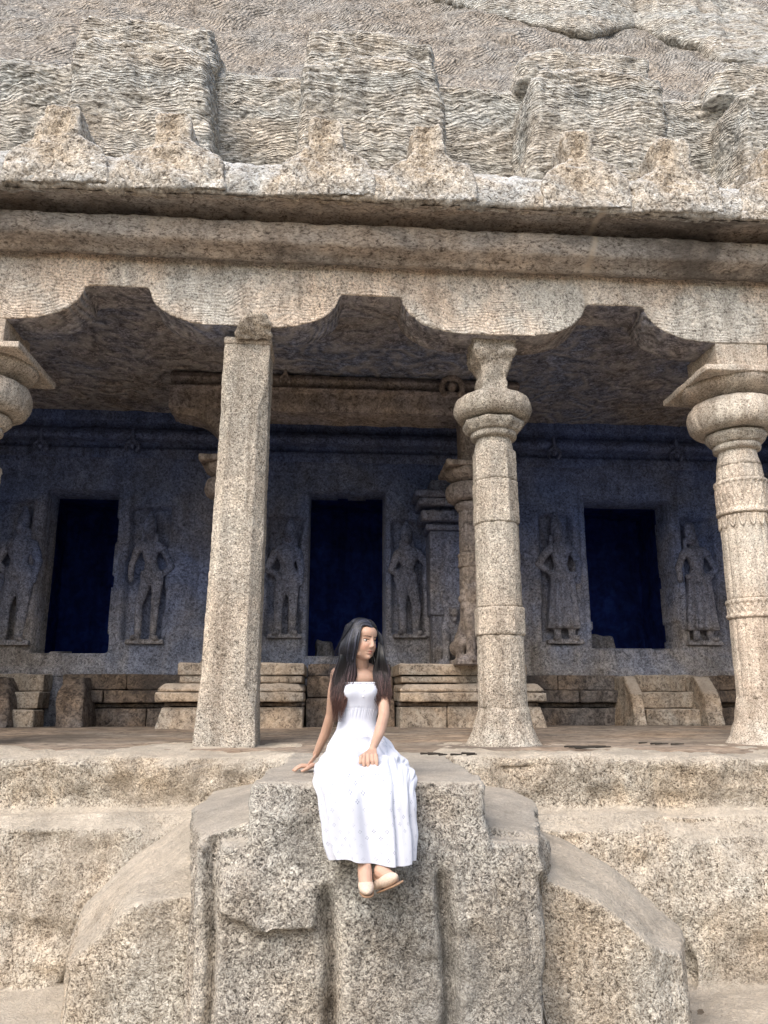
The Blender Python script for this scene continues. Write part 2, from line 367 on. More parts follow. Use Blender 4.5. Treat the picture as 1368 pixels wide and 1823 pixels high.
rib(345, 372, 1500, 4.15, 4.4, cut=2)
b.hull([q(392, 1570, 4.05), q(430, 1525, 4.09), q(520, 1530, 4.08), q(556, 1600, 4.02), q(560, 1655, 3.99), q(470, 1665, 3.97), q(392, 1630, 4.03), q(390, 1570, 4.4), q(556, 1600, 4.4), q(560, 1655, 4.4), q(430, 1525, 4.4), q(388, 1640, 4.4)])
me = b.remesh(.02, 1)
def groove(co):                                            # vertical cuts
    out = np.zeros(len(co))
    for px, pt, wd, dep in ((588, 1570, .032, .11), (793, 1540, .030, .13), (376, 1500, .022, .08), (982, 1550, .032, .14)):
        p = at(px, pt, 4.0); g = np.exp(-((co[:, 0] - p[0] - .02 * np.sin(co[:, 2] * 5)) / wd) ** 2) * np.clip((p[2] - co[:, 2]) / .12, 0, 1)
        out += g * dep
    return out
def fr2(co, no):
    d = .045 * fbm(co, 1.6, 3) + .015 * fbm(co, 9, 4, .62); top = np.clip(no[:, 2] * 1.6 - .6, 0, 1); d = d * (1 - .8 * top)
    co = co + no * d[:, None]; fm = (co[:, 1] < 4.7) * np.clip(-no[:, 1] * 2, 0, 1)
    co[:, 1] += groove(co) * fm; return co
displace(me, fr2)
single('rock_stair_block', me, M['rock_grey'], 'big grooved granite block jutting out below the hall, woman seated on its edge', 'rock')
# flanks of the stair
def flank(top_back, top_front, yb, label, extra=()):
    b = B()
    for i in range(len(top_back) - 1):
        A_, Bk, C_, D_ = [q(*t) for t in (top_back[i], top_back[i + 1], top_front[i], top_front[i + 1])]
        b.hull([A_, Bk, C_, D_, (A_[0], 6.0, A_[2]), (Bk[0], 6.0, Bk[2]), (C_[0], C_[1] - .04, -1.7), (D_[0], D_[1] - .04, -1.7), (A_[0], 6.0, -1.7), (Bk[0], 6.0, -1.7)])
    for e in extra: b.hull([q(*t) for t in e])
    me = b.remesh(.02, 1)
    def f(co, no):
        d = .022 * fbm(co, 1.6, 3) + .012 * fbm(co, 9, 4, .62); top = np.clip(no[:, 2] * 2.2 - .3, 0, 1); return co + no * (d * (1 - .5 * top))[:, None]
    displace(me, f); single('stair_flank', me, M['rock'], label, 'rock', 'curved rock flanks of the uncut stair')
flank([(118, 1690, 5.2), (150, 1610, 5.3), (215, 1548, 5.4), (290, 1492, 5.5), (375, 1425, 5.6)],
      [(122, 1715, 4.45), (185, 1665, 4.4), (235, 1610, 4.38), (290, 1600, 4.36), (375, 1592, 4.34)], 1823, 'smooth curved rock flank sloping down on the left of the grooved stair block')
flank([(915, 1465, 5.3), (1034, 1515, 5.2), (1094, 1547, 5.15), (1154, 1600, 5.1), (1190, 1632, 5.0), (1216, 1655, 4.9)],
      [(925, 1545, 4.35), (1004, 1580, 4.33), (1059, 1602, 4.32), (1109, 1637, 4.3), (1155, 1680, 4.3), (1215, 1700, 4.4)], 1823, 'curved rock flank dropping away on the right of the grooved stair block')

# ------------------------------------------------------------------ scalloped beam over the pillars
PX = [-3.15, -.80, 1.55, 3.93, 6.3]; PY = 6.9
pts = [(-6.5, 3.76)]
for i, x in enumerate([-5.5] + PX):
    nx = ([-5.5] + PX + [8.6])[i + 1]; c = (x + nx) / 2; hw = .29; zt = 4.11
    dz = .355
    L_ = []
    for k in range(10): t = math.pi / 2 * (1 - k / 9); L_.append((c - hw - .60 * (1 - math.cos(t)), zt - dz * math.sin(t)))
    L_ += [(-(p[0] - c) + c, p[1]) for p in L_[::-1]]
    pts += L_
pts += [(8.6, 3.76), (8.6, 4.52), (-6.5, 4.52)]
b = B(); b.prism(pts, 6.6, 7.05)
me = b.remesh(.02, 1, .25)
cf = chisel_fn(.006, 60, 0, .35)
displace(me, lambda co, no: co + no * (.012 * fbm(co, 2, 3) + .005 * fbm(co, 14, 3) + cf(co))[:, None])
me.materials.append(M['beam']); me.materials.append(M['ceiling'])          # ceiling stone on underside and inner faces puts their shade into the colour
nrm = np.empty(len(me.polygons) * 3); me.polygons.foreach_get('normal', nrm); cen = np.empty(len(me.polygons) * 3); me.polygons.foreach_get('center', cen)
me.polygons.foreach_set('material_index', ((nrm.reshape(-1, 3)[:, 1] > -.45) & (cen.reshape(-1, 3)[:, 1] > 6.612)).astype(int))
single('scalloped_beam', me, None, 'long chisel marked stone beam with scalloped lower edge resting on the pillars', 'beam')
b = B()                                                     # torn stump where a capital broke off
b.hull([q(425, 575, 6.55), q(445, 555, 6.5), q(470, 558, 6.5), q(482, 575, 6.55), q(486, 606, 6.66), q(416, 604, 6.66), q(430, 570, 6.8), q(480, 570, 6.8)])
me = b.remesh(.015, 1); displace(me, rough(.02, 12, 3)); single('broken_capital_stump', me, M['pillar'], 'rough broken stump jutting from the beam over the square pillar', 'stone')

# cornice: soffit below, weathered roll above
def extr(prof, x0, x1, nx, nz, amp, s, fade=None):
    pr = np.array(prof, float); d = np.r_[0, np.cumsum(np.hypot(*np.diff(pr, axis=0).T))]; d /= d[-1]
    def f(u, v):
        x = x0 + (x1 - x0) * u; y = np.interp(v, d, pr[:, 0]); z = np.interp(v, d, pr[:, 1])
        p = np.stack([x, y, z], 1)
        y2 = np.interp(np.clip(v + .01, 0, 1), d, pr[:, 0]) - np.interp(np.clip(v - .01, 0, 1), d, pr[:, 0]); z2 = np.interp(np.clip(v + .01, 0, 1), d, pr[:, 1]) - np.interp(np.clip(v - .01, 0, 1), d, pr[:, 1])
        l = np.hypot(y2, z2) + 1e-6; a = amp * fbm(p, s, 4, .6) + amp * .9 * fbm(p, 1.1, 2)
        p[:, 1] -= a * z2 / l; p[:, 2] += a * y2 / l; return p
    return grid(nx, nz, f)
P, F = extr([(7.0, 4.43), (6.58, 4.42), (6.50, 4.385), (6.48, 4.395), (6.475, 4.43), (6.43, 4.445), (6.34, 4.46), (6.31, 4.49), (6.27, 4.62), (6.28, 4.655), (6.52, 4.70), (6.50, 4.74), (6.3, 4.775), (6.16, 4.755), (6.04, 4.715)], -6.5, 8.6, 700, 44, .014, 6)
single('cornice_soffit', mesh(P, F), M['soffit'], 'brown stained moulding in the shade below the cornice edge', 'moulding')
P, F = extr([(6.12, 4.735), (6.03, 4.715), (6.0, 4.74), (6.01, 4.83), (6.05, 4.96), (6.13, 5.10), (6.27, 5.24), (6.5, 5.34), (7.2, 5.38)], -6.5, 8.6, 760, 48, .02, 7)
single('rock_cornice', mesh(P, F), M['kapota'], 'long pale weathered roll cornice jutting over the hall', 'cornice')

# horseshoe gables on the cornice: centre px, half width px of body, spire half width, spire top py, body top py, base py
def gable(px, hw, sw, yt, yb, base, lean, label, sl=0, depth=.75):
    Y = 5.97; b = B()
    L_ = []; pr = [(1.0, 0), (.98, .3), (.94, .62), (.84, .80), (.66, .92), (.46, 1.0)]
    for w_, t in pr: L_.append((px - hw * w_, base - (base - yb) * t))
    m = [(px - sw * 1.0 + sl, yb - 8), (px - sw * .95 + lean, yt + 10), (px - sw * .8 + lean, yt), (px + sw * .75 + lean, yt + 2), (px + sw * .95 + lean, yt + 12), (px + sw * 1.0, yb - 8)]
    Rr = [(2 * px - a, c) for a, c in L_[::-1]]
    pts = [xz(a, c, Y) for a, c in L_ + m + Rr]
    n = len(pts); V = []
    for x, z in pts:
        V.append((x, float(np.interp(z, [4.7, 4.83, 4.96, 5.1, 5.4], [5.975, 5.975, 6.0, 6.06, 6.10])), z))
    cx = xz(px, 0, Y)[0]
    V += [(cx + (x - cx) * (1.0 if z < 5.3 else 1.08), Y + float(np.interp(z, [4.7, 4.95, 5.2, 5.3], [.10, .20, .5, depth])), z + .03) for x, z in pts]
    b.add(V, [tuple(range(n))[::-1], tuple(range(n, 2 * n))] + [(i, (i + 1) % n, n + (i + 1) % n, n + i) for i in range(n)])
    me = b.remesh(.018, 2)
    displace(me, rough(.032, 4, 4, .008, 30))
    single('horseshoe_gable', me, M['kapota'], label, 'gable', 'worn horseshoe gables along the cornice')
gable(95, 96, 36, 165, 228, 322, 8, 'worn horseshoe gable with broad spire at the far left end of the cornice', -10)
gable(302, 98, 33, 178, 240, 334, 4, 'orange tinged horseshoe gable just left of the square pillar')
gable(580, 88, 31, 190, 252, 346, 2, 'horseshoe gable with narrow grey spire, right of the square pillar')
gable(768, 84, 28, 203, 265, 355, -4, 'horseshoe gable with short square spire, left of the octagonal pillar')
gable(1048, 80, 26, 216, 275, 368, -14, 'horseshoe gable crossed by the pale vertical seepage streak')
gable(1212, 82, 30, 228, 287, 376, -6, 'horseshoe gable right of the streaked one, over the ornate pillar')
gable(1400, 78, 30, 250, 300, 390, -6, 'horseshoe gable cut off by the right edge of the photo')

# upper storey rock: recessed wall, raised blocks, hill
def fup(u, v):
    x = -7 + 16.5 * u
    ctrl = np.array([[7.2, 5.1], [7.2, 5.3], [7.12, 6.95], [7.22, 7.08], [7.7, 7.2]])
    d = np.r_[0, np.cumsum(np.hypot(*np.diff(ctrl, axis=0).T))]; d /= d[-1]
    y = np.interp(v, d, ctrl[:, 0]); z = np.interp(v, d, ctrl[:, 1]); p = np.stack([x, y, z], 1)
    p[:, 2] += .05 * fbm(p * [1, 0, 0], 1.1, 3) * (z > 6.5)
    c = chisel_fn(.03, 40, -.3, .3)
    p[:, 1] -= .05 * fbm(p, 1.2, 3) + .02 * fbm(p, 9, 3) + c(p); return p
P, F = grid(760, 130, fup); setting(link('upper_rock_wall', mesh(P, F), M['upper']))
def rblock(front, Y0, Y1, label, vox=.02, rot=0, amp=.028):
    b = B(); pts = [xz(a, c, Y0) for a, c in front]; n = len(pts)
    cx = sum(p_[0] for p_ in pts) / n; zt = max(p_[1] for p_ in pts); zb = min(p_[1] for p_ in pts); hwid = (max(p_[0] for p_ in pts) - min(p_[0] for p_ in pts)) / 2
    def ring(k, y): return [(cx + (x_ - cx) * (1 - k / hwid), y, z_ - k * 1.5 * (z_ - zb) / (zt - zb)) for x_, z_ in pts]
    V = ring(.06, Y0) + ring(.015, Y0 + .05) + ring(0, Y0 + .14) + ring(-.02, Y1)
    b.add(V, [tuple(range(n))[::-1], tuple(range(3 * n, 4 * n))] + [(r_ * n + i, r_ * n + (i + 1) % n, (r_ + 1) * n + (i + 1) % n, (r_ + 1) * n + i) for r_ in range(3) for i in range(n)])
    me = b.remesh(vox, 2); cf = chisel_fn(amp, 38, rot * .8, .22)
    displace(me, lambda co, no: co + no * (.04 * fbm(co, 1.9, 3) + .022 * fbm(co, 8, 4, .6) + cf(co) * np.clip(-no[:, 1] * 2, 0, 1))[:, None])
    single('roof_block', me, M['upper'], label, 'rock', 'raised blocks of rock above the cornice')
rblock([(112, 330), (118, 180), (122, 75), (160, 58), (250, 62), (340, 75), (368, 90), (372, 160), (378, 240), (390, 330)], 6.52, 7.4, 'broad raised block with wavy chisel ridges above the two leftmost gables')
rblock([(136, 70), (142, 22), (190, 20), (265, 30), (330, 36), (382, 45), (390, 100), (380, 120), (136, 110)], 6.98, 7.6, 'rough upper step behind the leftmost chiselled block', rot=-.4)
rblock([(520, 330), (532, 240), (540, 105), (600, 100), (640, 90), (700, 92), (780, 118), (790, 160), (795, 240), (808, 330)], 6.50, 7.4, 'raised chiselled block above the third and fourth gables', rot=.2)
rblock([(545, 110), (550, 46), (600, 42), (690, 50), (712, 66), (770, 76), (782, 130), (640, 130)], 6.95, 7.6, 'narrow upper step with rounded corner behind the middle chiselled block')
rblock([(938, 350), (945, 240), (946, 130), (960, 116), (1040, 112), (1110, 122), (1180, 135), (1190, 200), (1192, 350)], 6.48, 7.4, 'raised rough block above the streaked gable', rot=-.3)
rblock([(926, 140), (932, 88), (980, 80), (1060, 84), (1150, 96), (1160, 120), (1150, 150)], 6.93, 7.6, 'low upper step behind the right hand rough block')
rblock([(1328, 380), (1325, 240), (1322, 158), (1350, 146), (1480, 152), (1500, 390)], 6.46, 7.4, 'raised dark sided block at the far right edge above the cornice')
rblock([(1268, 170), (1276, 118), (1310, 106), (1420, 112), (1440, 180)], 6.9, 7.6, 'upper step behind the far right block')
rblock([(-260, 330), (-250, 80), (-200, 70), (-130, 75), (-120, 330)], 6.52, 7.4, 'raised block beyond the left edge of the photo')
def fh(u, v):
    x = -14 + 32 * u; z = 6.7 + 7.5 * v; y = 7.3 + (z - 6.7) * .62
    p = np.stack([x, y, z], 1); p[:, 1] -= .18 * fbm(p, .6, 3) + .05 * fbm(p * [1, 1, .5], 4, 4, .6); return p
P, F = grid(460, 190, fh); setting(link('hill', mesh(P, F), M['upper2']))
b = B(); poly_ = [(740, -20), (884, 27), (960, 44), (1054, 57), (1134, 44), (1184, 62), (1254, 78), (1290, 104), (1480, 130), (1600, -40), (1500, 60), (1368, 22), (1300, -15), (1250, -120), (740, -120)]
def ps(px, py, off):
    for k in range(30):
        Y = 7.0 + k * .12; p = at(px, py, Y)
        if 7.3 + (p[2] - 6.7) * .62 - off < Y: break
    return at(px, py, Y)
low = poly_[:9]; up = [(740, -300), (884, -300), (960, -260), (1054, -220), (1134, -150), (1184, -110), (1254, -50), (1290, -20), (1480, 90)]
for i in range(8):
    fr_ = [ps(*low[i], .09), ps(*low[i + 1], .09), ps(*up[i + 1], .22), ps(*up[i], .22)]
    b.hull([tuple(p) for p in fr_] + [(p[0], p[1] + .9, p[2]) for p in fr_])
me = b.remesh(.035, 5); cf = chisel_fn(.03, 26, .5, .8)
displace(me, lambda co, no: co + no * (.05 * fbm(co, 1.5, 4) + .02 * fbm(co, 9, 3) + .7 * cf(co))[:, None])
single('upper_rock_ledge', me, M['upper'], 'pale bedded rock ledge sweeping down across the top right corner', 'rock')

# ================================================================== PILLARS
def pillar_root(x, y, z, label, cat='pillar', group='stone pillars of the hall front'):
    return thing('stone_pillar', (x, y, z), label, cat, group)
# plain square pillar
r = pillar_root(-.82, 6.92, .0, 'plain rough square granite pillar with chamfered edges, left of the seated woman')
a0, a1 = .245, .212
def sq(z): return a0 + (a1 - a0) * z / 3.7
prof = [(.0, sq(0) + .015, sq(0) * 1.5), (.30, sq(.3), sq(.3) * 1.38), (.5, sq(.5), sq(.5) * 1.12), (3.0, sq(3), sq(3) * 1.12), (3.25, sq(3.2), sq(3.2) * 1.36), (3.6, sq(3.6), sq(3.6) * 1.4), (3.70, sq(3.7) - .01, sq(3.7) * 1.32)]
me = lathe(prof, -.82, 6.92, 4, seg=160, dz=.02, a=.005, s=16)
# the pillar leans a little
me.transform(Matrix.Translation((-.82, 6.92, 0)) @ Matrix.Shear('XY', 4, (.012, 0)).to_4x4() @ Matrix.Translation((.82, -6.92, 0)))
link('shaft', me, M['pillar'], r)
P_ = lathe([(3.63, sq(3.7) + .006, .30), (3.69, sq(3.7) + .012, .30)], -.775, 6.92, 4, a=.003); link('top_band', P_, M['pillar_fine'], r)

def round_pillar(x, y, z0, H, sc, label, mat, kind, group='stone pillars of the hall front', n=16, parts=None):
    """z0 floor, H height of shaft to the neck ring, sc scale of widths"""
    r = pillar_root(x, y, z0, label, group=group); W = lambda v: v * sc
    seg = 128 if n == 16 else 96
    k = kind
    if k == 'worn':
        link('base', lathe([(z0, W(.34)), (z0 + .05, W(.30)), (z0 + .16, W(.255)), (z0 + .30, W(.23)), (z0 + .34, W(.212))], x, y, 8, sharp=False, seg=seg, a=.014, s=7), mat, r)
        segs = [(.32, .95, .212, .206), (.95, 1.20, .212, .210), (1.20, 1.97, .203, .198), (1.97, 2.38, .201, .197), (2.38, H - .10, .195, .190)]
        for s0, s1, w0, w1 in segs:
            link('shaft', lathe([(z0 + s0, W(w0) - .008), (z0 + s0 + .012, W(w0)), (z0 + s1 - .012, W(w1)), (z0 + s1, W(w1) - .006)], x, y, 8 if s0 in (.95, 1.97) or s0 > 2.3 else 16, seg=seg, a=.004, s=14, dz=.02), mat, r)
        link('neck', lathe([(z0 + H - .12, W(.19)), (z0 + H - .06, W(.178)), (z0 + H + .03, W(.165)), (z0 + H + .06, W(.18))], x, y, 8, sharp=False, seg=seg, a=.005), mat, r)
    else:
        link('base', lathe([(z0, W(.37)), (z0 + .05, W(.32)), (z0 + .2, W(.27)), (z0 + .36, W(.24)), (z0 + .42, W(.232))], x, y, 16, sharp=False, seg=seg, a=.014, s=7), mat, r)
        for s0, s1, w0, w1 in [(.40, 1.12, .232, .228), (1.30, 2.10, .225, .218), (2.44, H - .14, .216, .205)]:
            link('shaft', lathe([(z0 + s0, W(w0) - .004), (z0 + s0 + .012, W(w0)), (z0 + s1 - .012, W(w1)), (z0 + s1, W(w1) - .004)], x, y, 16, seg=192, a=.004, s=16, dz=.025, flute=.014), mat, r)
        for z_, hh in ((1.12, .18), (2.10, .34)):
            b_ = lathe([(z0 + z_, W(.228)), (z0 + z_ + .01, W(.242)), (z0 + z_ + .035, W(.242)), (z0 + z_ + .045, W(.232)), (z0 + z_ + hh * .5, W(.234)), (z0 + z_ + hh - .045, W(.232)), (z0 + z_ + hh - .035, W(.243)), (z0 + z_ + hh - .01, W(.243)), (z0 + z_ + hh, W(.226))], x, y, 16, sharp=False, seg=192, a=.002, dz=.008)
            def orn(co, no, zc=z0 + z_ + hh / 2, hh=hh):
                th = np.arctan2(co[:, 1] - y, co[:, 0] - x); zz = (co[:, 2] - zc) / hh
                pat = np.sin(th * 24) * np.sin(zz * 12) + .6 * np.sin(th * 48 + 3 * np.sin(zz * 9)); m_ = np.abs(zz) < .4
                return co + no * (.006 * np.sign(pat) * np.abs(pat) ** .5 * m_)[:, None]
            displace(b_, orn); link('ornament_band', b_, mat, r)
        if z0 < .5:                                        # hanging festoons below the upper band
            for i in range(16):
                t = 2 * math.pi * (i + .5) / 16; b_ = B(); rr = W(.226)
                for t2 in range(6):
                    u0, u1 = -1 + t2 / 3, -1 + (t2 + 1) / 3
                    f_ = lambda u: (x + rr * math.cos(t + u * .13), y + rr * math.sin(t + u * .13), z0 + 1.98 + .10 * u * u)
                    b_.cap(f_(u0), f_(u1), .009, .009, 6)
                link('festoon', mesh(b_.V, b_.F), mat, r)
        link('neck', lathe([(z0 + H - .14, W(.205)), (z0 + H - .06, W(.185)), (z0 + H + .03, W(.172)), (z0 + H + .05, W(.18))], x, y, 16, seg=192, a=.002, flute=.008), mat, r)
    zt = z0 + H + .02
    link('neck_ring', lathe([(zt, W(.19)), (zt + .01, W(.215)), (zt + .035, W(.22)), (zt + .06, W(.215)), (zt + .065, W(.19))], x, y, n, sharp=False, seg=seg, a=.003), mat, r)
    link('neck_plate', lathe([(zt + .06, W(.20)), (zt + .075, W(.235)), (zt + .13, W(.275)), (zt + .165, W(.275)), (zt + .175, W(.24)), (zt + .2, W(.22))], x, y, 8 if k == 'worn' else 16, sharp=True, seg=seg, a=.005, dz=.015), mat, r)
    R0 = .37 if k == 'worn' else .43
    cu = []
    for i in range(13):
        t = math.pi * (i / 12); cu.append((zt + .19 + W(.115 if k == 'worn' else .15) * (1 - math.cos(t)), W(R0) - W(.11) + W(.11) * math.sin(t) ** .8))
    cu = [(cu[0][0], W(.16))] + cu + [(cu[-1][0] + .005, W(.16))]
    link('cushion_capital', lathe(cu, x, y, 16, sharp=(k == 'worn'), seg=192, a=.005, dz=.015, flute=.008 if k != 'worn' else 0), mat, r)
    zc = cu[-1][0]
    if k == 'worn':                                        # neck of a broken abacus
        b_ = B(); b_.hull([(x + sx * w_, y + sy * w_, z) for sx in (-1, 1) for sy in (-1, 1) for w_, z in ((.19, zc - .03), (.125, zc + .06))])
        b_.box(x - .125, x + .125, y - .125, y + .125, zc, zc + .24)
        b_.hull([(x + sx * w_, y + sy * w_, z) for sx in (-1, 1) for sy in (-1, 1) for w_, z in ((.12, zc + .2), (.19, zc + .40), (.22, 3.80))])
        me = b_.remesh(.014, 2); displace(me, rough(.028, 7, 4)); link('broken_block', me, mat, r)
    else:
        pw = W(.48); tz = zc
        link('bell', lathe([(tz, W(.2)), (tz + .02, W(.30)), (tz + .08, W(.42)), (tz + .15, W(.47)), (tz + .16, W(.3))], x, y, 16, sharp=False, seg=seg, a=.003), mat, r)
        b_ = B(); b_.box(x - pw, x + pw, y - pw, y + pw, tz + .15, tz + .22)
        if z0 < .5: b_.box(x - .26, x + .26, y - .29, y + .3, tz + .2, 3.78)
        me = b_.remesh(.012, 1); displace(me, rough(.006, 6, 3)); link('abacus', me, mat, r)
    return r
round_pillar(1.57, PY, 0, 2.78, 1.0, 'slim worn eight sided pillar with bulging cushion top and broken neck, right of the woman', M['pillar'], 'worn')
round_pillar(3.98, PY, 0, 2.72, 1.0, 'ornate fluted pillar with carved bands and wide square top plate at right edge', M['pillar_fine'], 'ornate')
round_pillar(-3.20, PY, 0, 2.72, 1.0, 'pillar at the left edge showing only its round cushion and square top plate', M['pillar_fine'], 'ornate')

# ================================================================== INSIDE THE HALL
WX0, WX1, WZ0, WZ1 = -5.4, 7.2, .68, 3.62
doors = [(-3.80, -2.86, 1.00, 3.16), (-.25, .80, .95, 3.22), (3.66, 4.90, 1.07, 3.17)]
niches = [(-4.45, -3.97, 1.10, 2.98), (-2.66, -2.16, 1.12, 2.92), (-.80, -.36, 1.20, 2.82), (.90, 1.32, 1.22, 2.80), (2.98, 3.44, 1.14, 2.94), (5.06, 5.50, 1.14, 2.90)]
dx = .024
xs = np.arange(WX0, WX1, dx); zs = np.arange(WZ0, WZ1 + dx, dx); XX, ZZ = np.meshgrid(xs, zs); Pn = np.stack([XX.ravel(), ZZ.ravel() * 0 + 3, ZZ.ravel()], 1)
jx = .02 * fbm(Pn, 1.7, 2).reshape(XX.shape); jz = .02 * fbm(Pn + 9, 1.7, 2).reshape(XX.shape)
D = np.zeros_like(XX)
def inside(r, g=0): return (XX + jx > r[0] - g) & (XX + jx < r[1] + g) & (ZZ + jz > r[2] - g) & (ZZ + jz < r[3] + g)
for r in niches: D[inside(r)] -= .13
for r in doors: D[inside(r, .10) & (ZZ > r[2] - .02)] -= .035
D[ZZ < .80] += .05; D[(ZZ > 3.42)] += .05; D[(ZZ > 3.52)] += .04
for _ in range(1): D[1:-1, 1:-1] = (D[1:-1, 1:-1] * 2 + D[2:, 1:-1] + D[:-2, 1:-1] + D[1:-1, 2:] + D[1:-1, :-2]) / 6
hole = np.zeros_like(D, bool)
for r in doors: hole |= inside(r)
D = D + .02 * fbm(Pn, 1.4, 3).reshape(D.shape) + .007 * fbm(Pn, 9, 3).reshape(D.shape)
D[hole] -= .45
V = np.stack([XX.ravel(), BACK - D.ravel(), ZZ.ravel()], 1); nx_ = len(xs)
F = [(j * nx_ + i, j * nx_ + i + 1, (j + 1) * nx_ + i + 1, (j + 1) * nx_ + i) for j in range(len(zs) - 1) for i in range(nx_ - 1)
     if not (hole[j, i] and hole[j + 1, i + 1] and hole[j, i + 1] and hole[j + 1, i])]
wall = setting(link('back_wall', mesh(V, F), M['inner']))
def roombox(name, x0, x1, y0, y1, z0, z1, mat, front=False):
    V = [(x, y, z) for x in (x0, x1) for y in (y0, y1) for z in (z0, z1)]
    F = [(2, 3, 7, 6), (0, 1, 3, 2), (4, 6, 7, 5), (1, 5, 7, 3), (0, 2, 6, 4)] + ([(0, 4, 5, 1)] if front else [])
    bm = bmesh.new(); vs = [bm.verts.new(v) for v in V]
    for f in F: bm.faces.new([vs[i] for i in f])
    bmesh.ops.subdivide_edges(bm, edges=bm.edges, cuts=24, use_grid_fill=True)
    me = bpy.data.meshes.new(name); bm.to_mesh(me); bm.free(); displace(me, lambda co, no: co + (.06 * fbm(co, 1.3, 3))[:, None] * no)
    return setting(link(name, me, mat))
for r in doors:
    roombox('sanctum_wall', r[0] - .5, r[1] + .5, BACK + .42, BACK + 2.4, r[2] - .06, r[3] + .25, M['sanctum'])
# altar stones inside the shrines
for (x0, x1, y, z0, z1, lab) in ((3.95, 4.45, 11.6, 1.02, 1.35, 'dim low stone block on the dark shrine floor in the right hand doorway'), (-.15, .12, 11.4, .9, 1.22, 'dim broken stone on the dark shrine floor in the central doorway')):
    b = B(); b.hull([(x0, y, z0), (x1, y, z0), (x0 + .03, y, z1), (x1 - .06, y, z1 - .03), (x0, y + .4, z0), (x1, y + .4, z0), (x0, y + .4, z1), (x1, y + .4, z1)])
    me = b.remesh(.02, 2); displace(me, rough(.02, 5, 3)); single('altar_stone', me, M['inner'], lab, 'stone')
# closing walls of the hall
for x, nm in ((-5.15, 1), (6.6, 1)):
    P, F = grid(80, 90, lambda u, v: np.stack([x + 0 * u, 6.9 + 3.8 * u, 0 + 4.4 * v], 1))
    P[:, 0] += .03 * fbm(P, 1.2, 3); setting(link('side_wall', mesh(P, F), M['inner']))
P, F = grid(120, 6, lambda u, v: np.stack([-5.4 + 12.6 * u, BACK - .02 + 0 * u, 0 + .8 * v], 1)); setting(link('wall_base', mesh(P, F), M['inner']))

# entablature over the back wall
P, F = extr([(BACK + .1, 3.60), (BACK - .10, 3.60), (BACK - .12, 3.66), (BACK - .12, 3.74), (BACK - .05, 3.76), (BACK - .05, 3.82), (BACK - .22, 3.84), (BACK - .25, 3.90), (BACK - .20, 3.98), (BACK - .12, 4.02), (BACK - .10, 4.10), (BACK - .16, 4.12), (BACK - .16, 4.28)], -5.4, 7.2, 420, 44, .01, 4)
single('inner_cornice', mesh(P, F), M['inner'], 'dim carved cornice running along the top of the back wall', 'cornice')
def small_gable(px, py, Y, s, label, mat=M['inner']):
    p = at(px, py, Y); b = B(); m = Matrix.Identity(3)
    for k in range(9):
        t0, t1 = R_(-40 + 260 * k / 9), R_(-40 + 260 * (k + 1) / 9)
        b.cap((p[0] + s * math.cos(t0), Y, p[2] + s * math.sin(t0)), (p[0] + s * math.cos(t1), Y, p[2] + s * math.sin(t1)), s * .3, s * .3, 8)
    b.ell((p[0], Y - .01, p[2] + .01), (s * .42, .05, s * .5))
    b.hull([(p[0] - s * .35, Y - .04, p[2] + s), (p[0] + s * .35, Y - .04, p[2] + s), (p[0] - s * .22, Y - .04, p[2] + 3.0 * s), (p[0] + s * .22, Y - .04, p[2] + 3.0 * s), (p[0] - s * .3, Y + .1, p[2] + s), (p[0] + s * .3, Y + .1, p[2] + s), (p[0] + s * .2, Y + .1, p[2] + 3 * s), (p[0] - s * .2, Y + .1, p[2] + 3 * s)])
    me = b.remesh(.012, 2); displace(me, rough(.006, 10, 2)); single('small_carved_gable', me, mat, label, 'carving', 'small gable carvings on the inner cornices')
small_gable(72, 795, BACK - .24, .085, 'leftmost dim small gable carving on the inner cornice')
small_gable(236, 795, BACK - .24, .085, 'dim small gable carving above the niche right of the left doorway')
small_gable(987, 808, BACK - .24, .085, 'dim small gable carving above the relief figure left of the right doorway')
small_gable(1205, 812, BACK - .24, .085, 'dim small gable carving beyond the right doorway, near the ornate pillar')

# ---- plinth courses below the back wall: one stone per block
def course(x0, x1, y, z0, z1, n, seed, mat, amp=.008, parent=None, name='stone', depth=.25):
    rr = random.Random(seed); cuts = sorted([x0, x1] + [x0 + (x1 - x0) * (i + rr.uniform(-.25, .25)) / n for i in range(1, n)])
    out = []
    for a, c in zip(cuts, cuts[1:]):
        j = rr.uniform(-.012, .012); b = B(); b.hull([(x, yy, z) for x in (a + .005, c - .005) for yy, zz in ((y + j, (z0 + .004, z1 - .004)), (y + depth, (z0 + .004, z1 - .004))) for z in zz])
        me = b.remesh(.016, 1, .4); displace(me, rough(amp, 5, 3)); out.append(link(name, me, mat, parent))
    return out
pl = thing('back_plinth', (1, BACK - .1, .05), 'low dark plinth of stone courses along the foot of the back wall', 'plinth')
for (xa, xb) in ((-5.3, -4.25), (-3.30, -1.2), (1.8, 3.92), (5.12, 6.5)):
    n = max(1, int((xb - xa) / .95))
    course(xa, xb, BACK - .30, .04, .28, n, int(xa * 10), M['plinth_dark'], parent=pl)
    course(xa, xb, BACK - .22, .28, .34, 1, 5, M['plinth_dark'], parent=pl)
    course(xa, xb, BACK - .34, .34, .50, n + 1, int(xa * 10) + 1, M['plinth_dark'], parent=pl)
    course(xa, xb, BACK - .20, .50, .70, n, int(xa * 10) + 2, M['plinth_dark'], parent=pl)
def steps(x0, x1, label):
    r = thing('stone_steps', ((x0 + x1) / 2, BACK - .5, .05), label, 'steps', 'stone steps below the shrine doorways')
    for k, (y, z0, z1) in enumerate(((BACK - .74, .05, .27), (BACK - .52, .27, .48), (BACK - .32, .48, .70))):
        ob = course(x0 + .03 * k, x1 - .03 * k, y, z0, z1, 1, k, M['plinth'], amp=.012, parent=r, name='step', depth=.4)
    return r
